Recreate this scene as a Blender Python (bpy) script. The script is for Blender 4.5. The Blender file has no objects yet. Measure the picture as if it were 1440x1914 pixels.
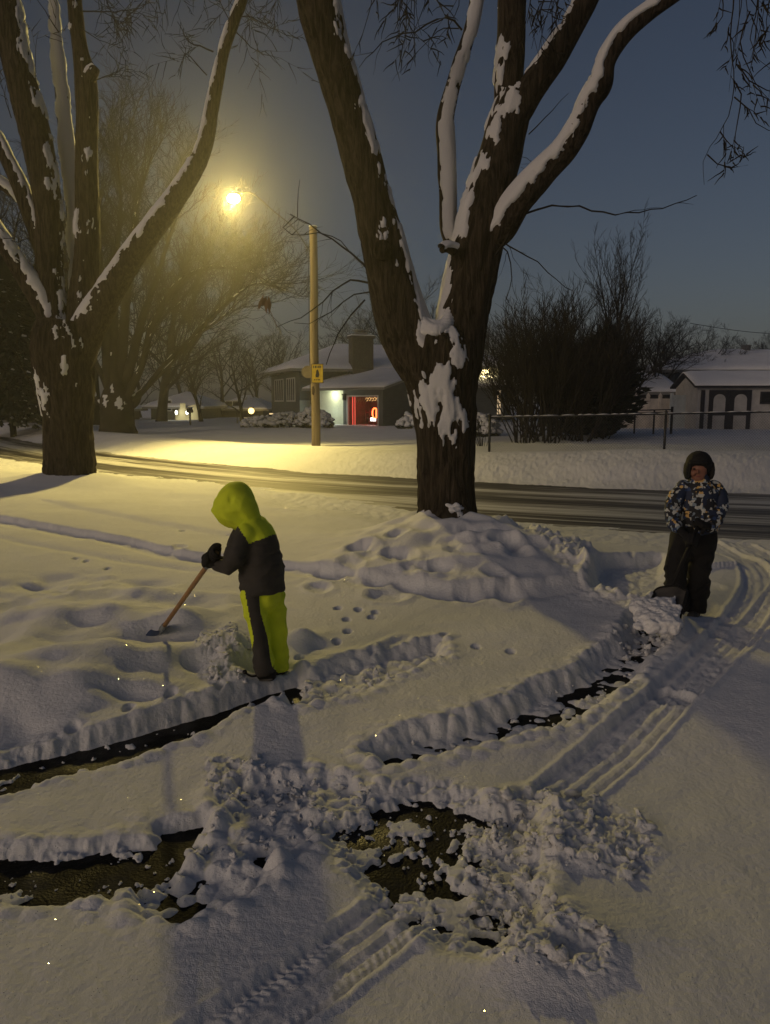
import bpy, math, random
import numpy as np
from mathutils import Vector, Matrix

S = bpy.context.scene
COL = S.collection
PI = math.pi

# ------------------------------------------------------------------ camera frame
F = 1419.0
PITCH = math.radians(8.3)
CAMZ = 1.70
cP, sP = math.cos(PITCH), math.sin(PITCH)

def ray(px, py):
    cx, cy = (px - 720.0) / F, (957.0 - py) / F
    return np.array([cx, cP + cy * sP, -sP + cy * cP])

def G(px, py, z=0.12):
    """point of the plane at height z seen at a photo pixel"""
    d = ray(px, py)
    t = (z - CAMZ) / d[2]
    return (d[0] * t, d[1] * t)

def D(px, py, Y):
    """point at depth Y seen at a photo pixel"""
    d = ray(px, py)
    t = Y / d[1]
    return np.array([d[0] * t, Y, CAMZ + d[2] * t])

def zc(p):
    return p[1] * cP - (p[2] - CAMZ) * sP

# ------------------------------------------------------------------ noise
_rs = np.random.RandomState(7)
_perm = _rs.permutation(256).astype(np.int64)
_perm = np.concatenate([_perm, _perm, _perm, _perm])
_ang = _rs.rand(256) * 2 * PI
_gx, _gy = np.cos(_ang), np.sin(_ang)
_val = _rs.rand(256) * 2 - 1

def _fade(t):
    return t * t * t * (t * (t * 6 - 15) + 10)

def n2(x, y):
    xi, yi = np.floor(x).astype(np.int64), np.floor(y).astype(np.int64)
    xf, yf = x - xi, y - yi
    xi &= 255; yi &= 255
    u, v = _fade(xf), _fade(yf)
    def g(a, b, dx, dy):
        k = _perm[_perm[a] + b]
        return _gx[k] * dx + _gy[k] * dy
    a = g(xi, yi, xf, yf); b = g(xi + 1, yi, xf - 1, yf)
    c = g(xi, yi + 1, xf, yf - 1); d = g(xi + 1, yi + 1, xf - 1, yf - 1)
    return ((a + u * (b - a)) * (1 - v) + (c + u * (d - c)) * v) * 1.5

def fbm(x, y, o=3, gain=.5):
    s, a, t = 0, 1.0, 0
    for i in range(o):
        s = s + a * n2(x + 17.3 * i, y - 9.1 * i); t += a
        a *= gain; x = x * 2.03; y = y * 2.03
    return s / t * 1.4

def n3(x, y, z):
    xi, yi, zi = [np.floor(q).astype(np.int64) for q in (x, y, z)]
    u, v, w = _fade(x - xi), _fade(y - yi), _fade(z - zi)
    xi &= 255; yi &= 255; zi &= 255
    def h(a, b, c):
        return _val[_perm[_perm[_perm[a] + b] + c]]
    def l(t, a, b):
        return a + t * (b - a)
    return l(w, l(v, l(u, h(xi, yi, zi), h(xi+1, yi, zi)), l(u, h(xi, yi+1, zi), h(xi+1, yi+1, zi))),
             l(v, l(u, h(xi, yi, zi+1), h(xi+1, yi, zi+1)), l(u, h(xi, yi+1, zi+1), h(xi+1, yi+1, zi+1))))

def worley(x, y):
    """domes of random size, 0..1"""
    xi, yi = np.floor(x).astype(np.int64), np.floor(y).astype(np.int64)
    best = np.zeros_like(x)
    for i in (-1, 0, 1):
        for j in (-1, 0, 1):
            cx, cy = xi + i, yi + j
            k = _perm[_perm[cx & 255] + (cy & 255)]
            k2 = _perm[k + 31]
            px = cx + .5 + .42 * _val[k]; py = cy + .5 + .42 * _val[k2]
            r = .42 + .3 * np.abs(_val[_perm[k2 + 7]])
            d2 = (x - px) ** 2 + (y - py) ** 2
            best = np.maximum(best, np.maximum(0, 1 - d2 / (r * r)) ** 1.15 * (r / .72) * (.5 + .5 * np.abs(_val[_perm[k + 77]])))
    return best

def ss(a, b, x):
    t = np.clip((x - a) / (b - a), 0, 1)
    return t * t * (3 - 2 * t)

# ------------------------------------------------------------------ plane geometry helpers
def pline(X, Y, pts):
    """distance, arc length and side (+ = left of the walking direction) to a polyline"""
    best = np.full(X.shape, 1e9); arc = np.zeros_like(X); side = np.zeros_like(X)
    s0 = 0.0
    for (ax, ay), (bx, by) in zip(pts[:-1], pts[1:]):
        dx, dy = bx - ax, by - ay
        L = math.hypot(dx, dy) + 1e-9
        t = np.clip(((X - ax) * dx + (Y - ay) * dy) / L ** 2, 0, 1)
        ex, ey = X - ax - t * dx, Y - ay - t * dy
        d = np.hypot(ex, ey)
        m = d < best
        best = np.where(m, d, best)
        arc = np.where(m, s0 + t * L, arc)
        side = np.where(m, np.sign(dx * (Y - ay) - dy * (X - ax)), side)
        s0 += L
    return best, arc, side

def psd(X, Y, poly):
    """signed distance to a polygon, negative inside"""
    best = np.full(X.shape, 1e9); ins = np.zeros(X.shape, bool)
    n = len(poly)
    for i in range(n):
        ax, ay = poly[i]; bx, by = poly[(i + 1) % n]
        dx, dy = bx - ax, by - ay
        t = np.clip(((X - ax) * dx + (Y - ay) * dy) / (dx * dx + dy * dy + 1e-12), 0, 1)
        best = np.minimum(best, np.hypot(X - ax - t * dx, Y - ay - t * dy))
        c = (ay > Y) != (by > Y)
        ins ^= c & (X < (bx - ax) * (Y - ay) / (by - ay + 1e-12) + ax)
    return np.where(ins, -best, best)

def catmull(pts, step):
    P = [np.array(p, float) for p in pts]
    P = [2 * P[0] - P[1]] + P + [2 * P[-1] - P[-2]]
    out = []
    for i in range(1, len(P) - 2):
        L = np.linalg.norm((P[i + 1] - P[i])[:3])
        k = max(1, int(round(L / step)))
        for j in range(k):
            t = j / k
            a, b, c, d = P[i - 1], P[i], P[i + 1], P[i + 2]
            out.append(.5 * (2 * b + (c - a) * t + (2 * a - 5 * b + 4 * c - d) * t * t + (3 * b - a - 3 * c + d) * t ** 3))
    out.append(P[-2])
    return np.array(out)

# ------------------------------------------------------------------ mesh builder
class MB:
    def __init__(self):
        self.v = []; self.f = []; self.n = 0; self.uv = None
    def add(self, verts, faces, mi=0):
        verts = np.asarray(verts, float).reshape(-1, 3)
        fs = np.asarray(faces, np.int64)
        mi = np.broadcast_to(np.asarray(mi), (len(fs),))
        self.f.append((fs + self.n, mi)); self.v.append(verts); self.n += len(verts)
        return self
    def box(self, x0, x1, y0, y1, z0, z1, M=None, mi=0):
        v = np.array([(x, y, z) for z in (z0, z1) for (x, y) in ((x0, y0), (x1, y0), (x1, y1), (x0, y1))], float)
        if M is not None:
            v = np.array([M @ Vector(p) for p in v])
        return self.add(v, [(3, 2, 1, 0), (4, 5, 6, 7), (0, 1, 5, 4), (1, 2, 6, 5), (2, 3, 7, 6), (3, 0, 4, 7)], mi)
    def prism(self, poly, d0, d1, axis='y', M=None, mi=0):
        """extrude a 2-D outline (u, z) along y (or (x,y) along z)"""
        n = len(poly)
        if axis == 'y':
            v = [(u, d0, w) for u, w in poly] + [(u, d1, w) for u, w in poly]
        elif axis == 'x':
            v = [(d0, u, w) for u, w in poly] + [(d1, u, w) for u, w in poly]
        else:
            v = [(u, w, d0) for u, w in poly] + [(u, w, d1) for u, w in poly]
        if M is not None:
            v = [M @ Vector(p) for p in v]
        v = np.array([tuple(p) for p in v])
        base = self.n
        self.add(v, [(i, (i + 1) % n, n + (i + 1) % n, n + i) for i in range(n)], mi)
        # caps as fans
        self.f.append((np.array([(base, base + i + 1, base + i) for i in range(1, n - 1)]), np.full(n - 2, mi)))
        self.f.append((np.array([(base + n, base + n + i, base + n + i + 1) for i in range(1, n - 1)]), np.full(n - 2, mi)))
        return self
    def tube(self, pts, radii, ns=6, cap=True, mi=0):
        P = np.asarray(pts, float); n = len(P)
        R = np.broadcast_to(np.asarray(radii, float), (n,))
        T = np.gradient(P, axis=0); T /= np.linalg.norm(T, axis=1)[:, None] + 1e-12
        ref = np.array([1., 0, 0]) if abs(T[0, 0]) < .8 else np.array([0, 1., 0])
        U = ref - T * (T @ ref)[:, None]; U /= np.linalg.norm(U, axis=1)[:, None] + 1e-12
        V = np.cross(T, U)
        a = np.arange(ns) * 2 * PI / ns
        ring = P[:, None, :] + R[:, None, None] * (np.cos(a)[None, :, None] * U[:, None, :] + np.sin(a)[None, :, None] * V[:, None, :])
        i = np.arange(n - 1)[:, None] * ns; j = np.arange(ns)[None, :]; k = (j + 1) % ns
        q = np.stack([i + j, i + k, i + ns + k, i + ns + j], -1).reshape(-1, 4)
        base = self.n
        self.add(ring, q, mi)
        if cap and ns > 2:
            self.f.append((np.array([(base, base + m + 1, base + m) for m in range(1, ns - 1)]), np.full(ns - 2, mi)))
            o = base + (n - 1) * ns
            self.f.append((np.array([(o, o + m, o + m + 1) for m in range(1, ns - 1)]), np.full(ns - 2, mi)))
        return self
    def ball(self, c, r, ns=10, nr=7, sc=(1, 1, 1), noise=0, seed=0, mi=0):
        th = np.linspace(0, PI, nr); ph = np.arange(ns) * 2 * PI / ns
        u = np.stack([np.sin(th)[:, None] * np.cos(ph), np.sin(th)[:, None] * np.sin(ph), np.cos(th)[:, None] * np.ones(ns)], -1)
        k = r * (1 + noise * n3(u[..., 0] * 1.7 + seed * 3.1, u[..., 1] * 1.7 + seed * 1.7, u[..., 2] * 1.7 - seed)[..., None]) if noise else r
        v = u * k * np.array(sc) + np.array(c)
        i = np.arange(nr - 1)[:, None] * ns; j = np.arange(ns)[None, :]; kk = (j + 1) % ns
        return self.add(v, np.stack([i + j, i + ns + j, i + ns + kk, i + kk], -1).reshape(-1, 4), mi)
    def mesh(self, name, origin=(0, 0, 0), smooth=True):
        V = np.concatenate(self.v) - np.array(origin, float)
        sizes, loops, mis = [], [], []
        for fs, mi in self.f:
            sizes.append(np.full(len(fs), fs.shape[1])); loops.append(fs.ravel()); mis.append(mi)
        sizes = np.concatenate(sizes); loops = np.concatenate(loops); mis = np.concatenate(mis)
        me = bpy.data.meshes.new(name)
        me.vertices.add(len(V)); me.vertices.foreach_set('co', V.astype(np.float32).ravel())
        me.loops.add(len(loops)); me.loops.foreach_set('vertex_index', loops.astype(np.int32))
        me.polygons.add(len(sizes))
        st = np.concatenate([[0], np.cumsum(sizes)[:-1]])
        me.polygons.foreach_set('loop_start', st.astype(np.int32))
        me.polygons.foreach_set('loop_total', sizes.astype(np.int32))
        me.polygons.foreach_set('material_index', mis.astype(np.int32))
        me.polygons.foreach_set('use_smooth', np.full(len(sizes), smooth))
        me.update(calc_edges=True); me.validate()
        return me
    def build(self, name, mats, parent=None, origin=None, smooth=False):
        o0 = tuple(parent.location) if (parent is not None and origin is None) else (origin or (0, 0, 0))
        if parent is not None and parent.parent is not None and origin is None:
            o0 = tuple(parent.parent.location)
        me = self.mesh(name, o0, smooth)
        for m in (mats if isinstance(mats, (list, tuple)) else [mats]):
            me.materials.append(m)
        o = bpy.data.objects.new(name, me)
        COL.objects.link(o)
        if parent is not None:
            o.parent = parent
        elif origin is not None:
            o.location = origin
        return o

def tag(o, label=None, cat=None, group=None, kind=None):
    if label: o['label'] = label
    if cat: o['category'] = cat
    if group: o['group'] = group
    if kind: o['kind'] = kind
    return o

def thing(name, label, cat, loc, group=None):
    o = bpy.data.objects.new(name, None)
    o.location = tuple(float(q) for q in loc); o.empty_display_size = .2
    COL.objects.link(o)
    return tag(o, label, cat, group)

def copy_tree(o, parent=None):
    c = o.copy(); COL.objects.link(c)
    if parent is not None: c.parent = parent
    for ch in list(o.children): copy_tree(ch, c)
    return c

# ------------------------------------------------------------------ materials
def nt(m):
    m.use_nodes = True
    return m.node_tree, m.node_tree.nodes, m.node_tree.links

def mat(name, base, rough=.7, var=.25, vscale=8, bump=0, bscale=30, spec=.4, metal=0, stretch=None, emit=None, estr=0):
    """plain surface with slight tone variation and grain"""
    m = bpy.data.materials.new(name); T, N, L = nt(m)
    b = N['Principled BSDF']; b.inputs['Roughness'].default_value = rough
    b.inputs['Specular IOR Level'].default_value = spec; b.inputs['Metallic'].default_value = metal
    tc = N.new('ShaderNodeTexCoord'); mp = N.new('ShaderNodeMapping')
    L.new(tc.outputs['Object'], mp.inputs['Vector'])
    if stretch: mp.inputs['Scale'].default_value = stretch
    nz = N.new('ShaderNodeTexNoise'); nz.inputs['Scale'].default_value = vscale; nz.inputs['Detail'].default_value = 5
    L.new(mp.outputs[0], nz.inputs['Vector'])
    r = N.new('ShaderNodeValToRGB'); L.new(nz.outputs['Fac'], r.inputs[0])
    c = np.array(base, float)
    r.color_ramp.elements[0].position = .3; r.color_ramp.elements[1].position = .7
    r.color_ramp.elements[0].color = (*np.clip(c * (1 - var), 0, 1), 1)
    r.color_ramp.elements[1].color = (*np.clip(c * (1 + var), 0, 1), 1)
    L.new(r.outputs[0], b.inputs['Base Color'])
    if bump:
        n2_ = N.new('ShaderNodeTexNoise'); n2_.inputs['Scale'].default_value = bscale; n2_.inputs['Detail'].default_value = 6
        L.new(mp.outputs[0], n2_.inputs['Vector'])
        bp = N.new('ShaderNodeBump'); bp.inputs['Strength'].default_value = bump; bp.inputs['Distance'].default_value = .02
        L.new(n2_.outputs['Fac'], bp.inputs['Height']); L.new(bp.outputs[0], b.inputs['Normal'])
    if emit:
        b.inputs['Emission Color'].default_value = (*emit, 1); b.inputs['Emission Strength'].default_value = estr
    return m

def siding(name, base, axis=2, pitch=.16, depth=.6, rough=.7):
    m = mat(name, base, rough, .15, 3); T, N, L = nt(m)
    tc = N.new('ShaderNodeTexCoord'); sp = N.new('ShaderNodeSeparateXYZ'); L.new(tc.outputs['Object'], sp.inputs[0])
    a = N.new('ShaderNodeMath'); a.operation = 'DIVIDE'; a.inputs[1].default_value = pitch; L.new(sp.outputs[axis], a.inputs[0])
    f = N.new('ShaderNodeMath'); f.operation = 'FRACT'; L.new(a.outputs[0], f.inputs[0])
    bp = N.new('ShaderNodeBump'); bp.inputs['Strength'].default_value = depth; bp.inputs['Distance'].default_value = .03
    L.new(f.outputs[0], bp.inputs['Height']); L.new(bp.outputs[0], N['Principled BSDF'].inputs['Normal'])
    return m

def emitter(name, col, strength):
    m = bpy.data.materials.new(name); T, N, L = nt(m)
    b = N['Principled BSDF']; b.inputs['Base Color'].default_value = (.02, .02, .02, 1)
    b.inputs['Emission Color'].default_value = (*col, 1); b.inputs['Emission Strength'].default_value = strength
    return m

def snow_mat(name, grain=1.0, sparkle=True, tint=(.80, .81, .83)):
    m = bpy.data.materials.new(name); T, N, L = nt(m)
    b = N['Principled BSDF']; b.inputs['Roughness'].default_value = .75
    b.inputs['Specular IOR Level'].default_value = .25
    tc = N.new('ShaderNodeTexCoord')
    nz = N.new('ShaderNodeTexNoise'); nz.inputs['Scale'].default_value = 1.1; nz.inputs['Detail'].default_value = 6
    L.new(tc.outputs['Object'], nz.inputs['Vector'])
    r = N.new('ShaderNodeValToRGB'); L.new(nz.outputs['Fac'], r.inputs[0])
    r.color_ramp.elements[0].position = .3; r.color_ramp.elements[1].position = .7
    t = np.array(tint)
    r.color_ramp.elements[0].color = (*(t * .93), 1); r.color_ramp.elements[1].color = (*(t * 1.03), 1)
    L.new(r.outputs[0], b.inputs['Base Color'])
    g1 = N.new('ShaderNodeTexNoise'); g1.inputs['Scale'].default_value = 260; g1.inputs['Detail'].default_value = 3
    g2 = N.new('ShaderNodeTexNoise'); g2.inputs['Scale'].default_value = 45; g2.inputs['Detail'].default_value = 5
    for g in (g1, g2): L.new(tc.outputs['Object'], g.inputs['Vector'])
    ad = N.new('ShaderNodeMath'); ad.operation = 'MULTIPLY_ADD'; ad.inputs[1].default_value = 2.2
    L.new(g2.outputs['Fac'], ad.inputs[0]); L.new(g1.outputs['Fac'], ad.inputs[2])
    bp = N.new('ShaderNodeBump'); bp.inputs['Strength'].default_value = .6 * grain; bp.inputs['Distance'].default_value = .006
    L.new(ad.outputs[0], bp.inputs['Height']); L.new(bp.outputs[0], b.inputs['Normal'])
    if sparkle:      # scattered ice crystals with mirror-like faces
        v = N.new('ShaderNodeTexVoronoi'); v.inputs['Scale'].default_value = 210; L.new(tc.outputs['Object'], v.inputs['Vector'])
        sc = N.new('ShaderNodeSeparateColor'); L.new(v.outputs['Color'], sc.inputs[0])
        gt = N.new('ShaderNodeMath'); gt.operation = 'GREATER_THAN'; gt.inputs[1].default_value = .986; L.new(sc.outputs[2], gt.inputs[0])
        lt = N.new('ShaderNodeMath'); lt.operation = 'LESS_THAN'; lt.inputs[1].default_value = .34; L.new(v.outputs['Distance'], lt.inputs[0])
        mk = N.new('ShaderNodeMath'); mk.operation = 'MULTIPLY'; L.new(gt.outputs[0], mk.inputs[0]); L.new(lt.outputs[0], mk.inputs[1])
        sb = N.new('ShaderNodeVectorMath'); sb.operation = 'SUBTRACT'; sb.inputs[1].default_value = (.5, .5, .5); L.new(v.outputs['Color'], sb.inputs[0])
        ml = N.new('ShaderNodeVectorMath'); ml.operation = 'SCALE'; ml.inputs['Scale'].default_value = 1.6; L.new(sb.outputs[0], ml.inputs[0])
        ge = N.new('ShaderNodeNewGeometry')
        av = N.new('ShaderNodeVectorMath'); av.operation = 'ADD'; L.new(ml.outputs[0], av.inputs[0]); L.new(ge.outputs['Normal'], av.inputs[1])
        nm = N.new('ShaderNodeVectorMath'); nm.operation = 'NORMALIZE'; L.new(av.outputs[0], nm.inputs[0])
        gl = N.new('ShaderNodeBsdfGlossy'); gl.inputs['Roughness'].default_value = .20; gl.inputs['Color'].default_value = (.9, .9, .9, 1); L.new(nm.outputs[0], gl.inputs['Normal'])
        mx = N.new('ShaderNodeMixShader'); L.new(mk.outputs[0], mx.inputs[0]); L.new(b.outputs[0], mx.inputs[1]); L.new(gl.outputs[0], mx.inputs[2])
        L.new(mx.outputs[0], N['Material Output'].inputs['Surface'])
    return m
SKY_STR, SUN_STR, LAMP_W, HAZE, EXPO = 0.024, 0.58, 52000, 0.0016, -0.25
# ================================================================== GROUND
def GP(pts, z=.12):
    return [G(x, y, z) for x, y in pts]

NEAR = [(-60, 78), (-32, 44)] + [G(0, 850, 0), G(200, 878, 0), G(420, 898, 0), G(660, 925, 0), G(900, 960, 0), G(1180, 982, 0), G(1440, 1000, 0)] + [(10, 7.2), (18, 3.4), (40, -8)]
FAR = [(-52, 82), (-27, 48)] + [G(0, 820, 0), G(180, 849, 0), G(500, 882, 0), G(900, 907, 0), G(1180, 920, 0), G(1440, 930, 0)] + [(14, 11.4), (24, 6.6), (46, -4)]
NEAR_S = catmull(NEAR, 1.0).tolist(); FAR_S = catmull(FAR, 1.0).tolist()

BARE = [  # polygon, floor height, berm
    # walkway trench at left
    (GP([(-160, 1486), (0, 1441), (200, 1396), (400, 1336), (500, 1300), (556, 1284)], 0) + GP([(548, 1300), (360, 1382), (110, 1449), (0, 1478), (-160, 1526)], .035), .085, .015, .12),
    # cleared strip lower left
    (GP([(-160, 1618), (0, 1617), (170, 1606), (296, 1590), (304, 1558), (378, 1546), (372, 1570), (352, 1600), (330, 1625)], 0) + GP([(300, 1648), (200, 1668), (60, 1680), (-160, 1674)], .035), .075, .012, .16),
    (GP([(476, 1600), (500, 1604), (512, 1612), (490, 1622), (470, 1616)], 0), .06, .0, .2),
    # cleared patch in the middle
    (GP([(640, 1566), (690, 1535), (760, 1503), (830, 1506), (890, 1528), (908, 1548), (880, 1580), (870, 1625), (852, 1665), (880, 1700), (925, 1752)], 0) + GP([(905, 1762), (860, 1742), (800, 1706), (740, 1668), (690, 1624)], .04), .15, .006, .44),
    (GP([(556, 1548), (610, 1545), (600, 1560), (560, 1562)], 0), .06, .0, .3),
]
HALF = [
    (GP([(235, 1680), (300, 1660), (345, 1630), (385, 1625), (430, 1640), (470, 1615), (500, 1612), (440, 1672)], .02) + GP([(360, 1694), (300, 1692)], .06), .006),  # partly cleared: polygon, floor
    (GP([(890, 1360), (978, 1326), (1090, 1268), (1160, 1222), (1190, 1168), (1235, 1132)], .02) + GP([(1250, 1192), (1200, 1236), (1150, 1292), (1062, 1350), (985, 1366), (900, 1386), (720, 1416), (690, 1400)], .06), .004),
    (GP([(545, 1280), (640, 1248), (740, 1226), (818, 1210)], .05) + GP([(815, 1232), (740, 1262), (640, 1300), (550, 1318)], .08), .035),
    (GP([(440, 1470), (600, 1450), (680, 1470), (720, 1500), (660, 1545), (560, 1570), (470, 1600), (380, 1610), (360, 1580), (420, 1540)], .05), .03),
    (GP([(880, 1530), (1000, 1500), (980, 1640), (1000, 1720), (930, 1740), (870, 1660)], .04), .02),
    (GP([(1120, 1060), (1230, 1050), (1245, 1100), (1180, 1128), (1110, 1112)], .06), .04),
]
CLUMPY = [  # polygon, extra height, clump height, clump frequency
    (GP([(895, 1470), (1050, 1438), (1190, 1492), (1245, 1560), (1170, 1606), (1040, 1580), (1005, 1650), (1080, 1690), (1160, 1745), (1150, 1795), (1030, 1800), (935, 1765), (900, 1690), (885, 1600), (930, 1540)], .12), .012, .042, 9),
    (GP([(370, 1195), (440, 1165), (480, 1230), (460, 1262), (380, 1258)], .15), .03, .04, 11),
    (GP([(690, 1200), (790, 1190), (818, 1226), (760, 1248), (690, 1240)], .12), .02, .035, 10),
    (GP([(540, 1280), (700, 1232), (760, 1260), (640, 1300), (550, 1325)], .1), .0, .03, 11),
    (GP([(1150, 1180), (1215, 1120), (1275, 1150), (1280, 1180), (1200, 1205)], .15), .03, .04, 10),
    (GP([(985, 1320), (1100, 1270), (1150, 1230), (1170, 1190), (1120, 1180), (1080, 1240), (970, 1300)], .12), .02, .03, 10),
    (GP([(380, 1400), (470, 1400), (540, 1440), (560, 1480), (480, 1500), (420, 1470), (390, 1440)], .1), .01, .04, 10),
    (GP([(960, 965), (1060, 985), (1140, 1030), (1120, 1060), (1040, 1040), (960, 1000)], .3), .03, .10, 3.4),
]
RIDGES = [  # polyline, half width, height
    (GP([(-40, 1590), (60, 1588), (150, 1588), (240, 1572), (310, 1548), (350, 1530), (400, 1532)], .14), .045, 0.024),
    (GP([(500, 1432), (560, 1448), (620, 1490), (650, 1500)], .12), .05, 0.027),
    (GP([(530, 1420), (640, 1420), (720, 1446), (760, 1470), (764, 1500)], .12), .045, 0.027),
    (GP([(790, 1462), (860, 1478), (905, 1470), (960, 1478), (1020, 1492)], .12), .06, 0.032),
    (GP([(430, 1500), (470, 1520), (500, 1560), (520, 1600)], .12), .05, 0.022),
    (GP([(612, 1590), (650, 1604), (690, 1640), (740, 1688), (790, 1716)], .13), .035, 0.014),
    (GP([(690, 1400), (720, 1372), (748, 1366), (745, 1395)], .13), .045, 0.024),
    (GP([(740, 1420), (860, 1392), (985, 1376), (1080, 1350)], .13), .04, 0.010),
    (GP([(1080, 1350), (1150, 1300), (1210, 1240)], .13), .05, 0.011),
    (GP([(0, 1414), (200, 1368), (400, 1300), (520, 1262)], .12), .05, 0.006),
    (GP([(400, 1640), (430, 1660), (440, 1690)], .1), .05, 0.016),
    (GP([(560, 1510), (590, 1530), (612, 1570)], .1), .04, 0.016),
    (GP([(800, 1470), (806, 1500)], .1), .03, 0.016),
    ([G(930, 968, .42), G(1000, 985, .36), G(1060, 1012, .28), G(1100, 1060, .22), G(1140, 1100, .18)], .2, .11),
    (GP([(1330, 1008), (1372, 1036), (1415, 1068)], .12), .06, 0.026),
    (GP([(1215, 1182), (1330, 1212), (1460, 1230)], .12), .05, 0.010),
]
BUMPS = [  # x, y, z, sx, sy, amp : rounded drifts
    (200, 1150, .2, .50, .34, .13), (50, 1150, .15, .34, .22, .08), (110, 1235, .2, .55, .30, .12), (270, 1215, .2, .40, .26, .12),
    (20, 1265, .2, .45, .26, .09), (350, 1150, .2, .28, .22, .09), (250, 1108, .15, .25, .18, .07), (430, 1212, .15, .20, .14, .10),
    (562, 1175, .2, .13, .13, .09), (735, 1212, .15, .17, .10, .07), (1225, 1150, .2, .22, .14, .12), (340, 1330, .12, .16, .06, .03),
    (560, 1462, .12, .12, .07,.025), (745, 1480, .12, .08, .07,.025), (940, 1468, .12, .14, .07,.025), (1040, 1475, .12, .10, .07,.025),
    (20, 1595, .12, .12, .05, .035), (385, 1538, .12, .09, .06, .05), (120, 1590, .12, .10, .05, .035), (455, 1560, .12, .07, .08, .04),
    (260, 1585, .1, .12, .04, -.02), (450, 1430, .12, .10, .06, -.03), (480, 1530, .1, .10, .06, -.03), (690, 1480, .1, .12, .05, -.03),
    (1130, 1560, .08, .26, .12, .02), (1100, 1740, .08, .2, .12, .035), (980, 1770, .12, .2, .1, .05), (1000, 1690, .1, .14, .1, .03),
    (60, 1085, .12, .12, .05, -.05), (140, 1150, .15, .16, .10, -.08), (100, 1340, .15, .2, .1, -.04), (360, 1240, .15, .14, .1, -.05), (250, 1290, .15, .2, .08, -.05),
    (300, 1180, .15, .12, .08, -.04), (590, 1195, .15, .12, .08, -.03),
]
_r = random.Random(3)
DIMPLES = []
for k in range(34):
    px, py = _r.uniform(590, 1010), _r.uniform(990, 1085)
    if py < 1000 + abs(px - 860) * .12: continue
    DIMPLES.append((px, py, _r.uniform(.09, .17), _r.uniform(.12, .24), _r.uniform(-.5, .5), _r.uniform(.04, .075)))
DIMPLES += [(335, 1003, .07, .12, .6, .04), (612, 1050, .13, .22, .4, .05), (655, 1048, .12, .22, .3, .05), (690, 1030, .1, .2, .3, .05),
            (740, 1155, .10, .20, -.5, .05), (770, 1165, .08, .12, .2, .04), (1320, 1090, .1, .14, .3, .04), (1350, 1110, .1, .14, .1, .04), (1335, 1130, .08, .12, .2, .03),
            (1330, 1060, .12, .2, .2, .03), (100, 1065, .1, .16, .2, .04), (205, 1062, .08, .12, .3, .03), (30, 1092, .15, .2, .2, .04), (50, 1110, .1, .16, .2, .04), (115, 1078, .08, .1, .2, .04)]
PRINTS = [(632, 1138), (670, 1140), (702, 1144), (695, 1152), (648, 1157), (650, 1178), (630, 1195), (560, 1225), (830, 1182), (890, 1204), (410, 1278), (320, 1295), (240, 1318), (135, 1348), (140, 1044), (160, 1048), (200, 1062), (340, 1000), (1200, 1060), (1180, 1040), (955, 1213)]
SMALLROUGH = GP([(150, 893), (480, 928), (800, 985), (1100, 1020), (1300, 1010), (1440, 1040), (1440, 1000), (900, 962), (200, 880)], .03)

TRACKS = [  # centre polyline, half width, depth, contrast
    (GP([(250, 2040), (400, 1935), (500, 1868), (620, 1786), (742, 1700), (775, 1680)], .07), .112, .048, 1.5),
    (GP([(1050, 1472), (1110, 1425), (1180, 1372), (1262, 1298)], .07), .12, .048, 1.0),
    (GP([(1262, 1298), (1330, 1230), (1390, 1160), (1418, 1110), (1412, 1070), (1372, 1036), (1330, 1010), (1290, 996)], .07), .13, .04, .5),
    (GP([(1290, 1290), (1400, 1185), (1452, 1120), (1470, 1080), (1440, 1040), (1390, 1010)], .07), .10, .02, .4),
]
TREE1_AT = (D(132, 893, 15.0)[0], 15.0)
TREE2_AT = (D(836, 955, 8.2)[0], 8.2)

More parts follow.
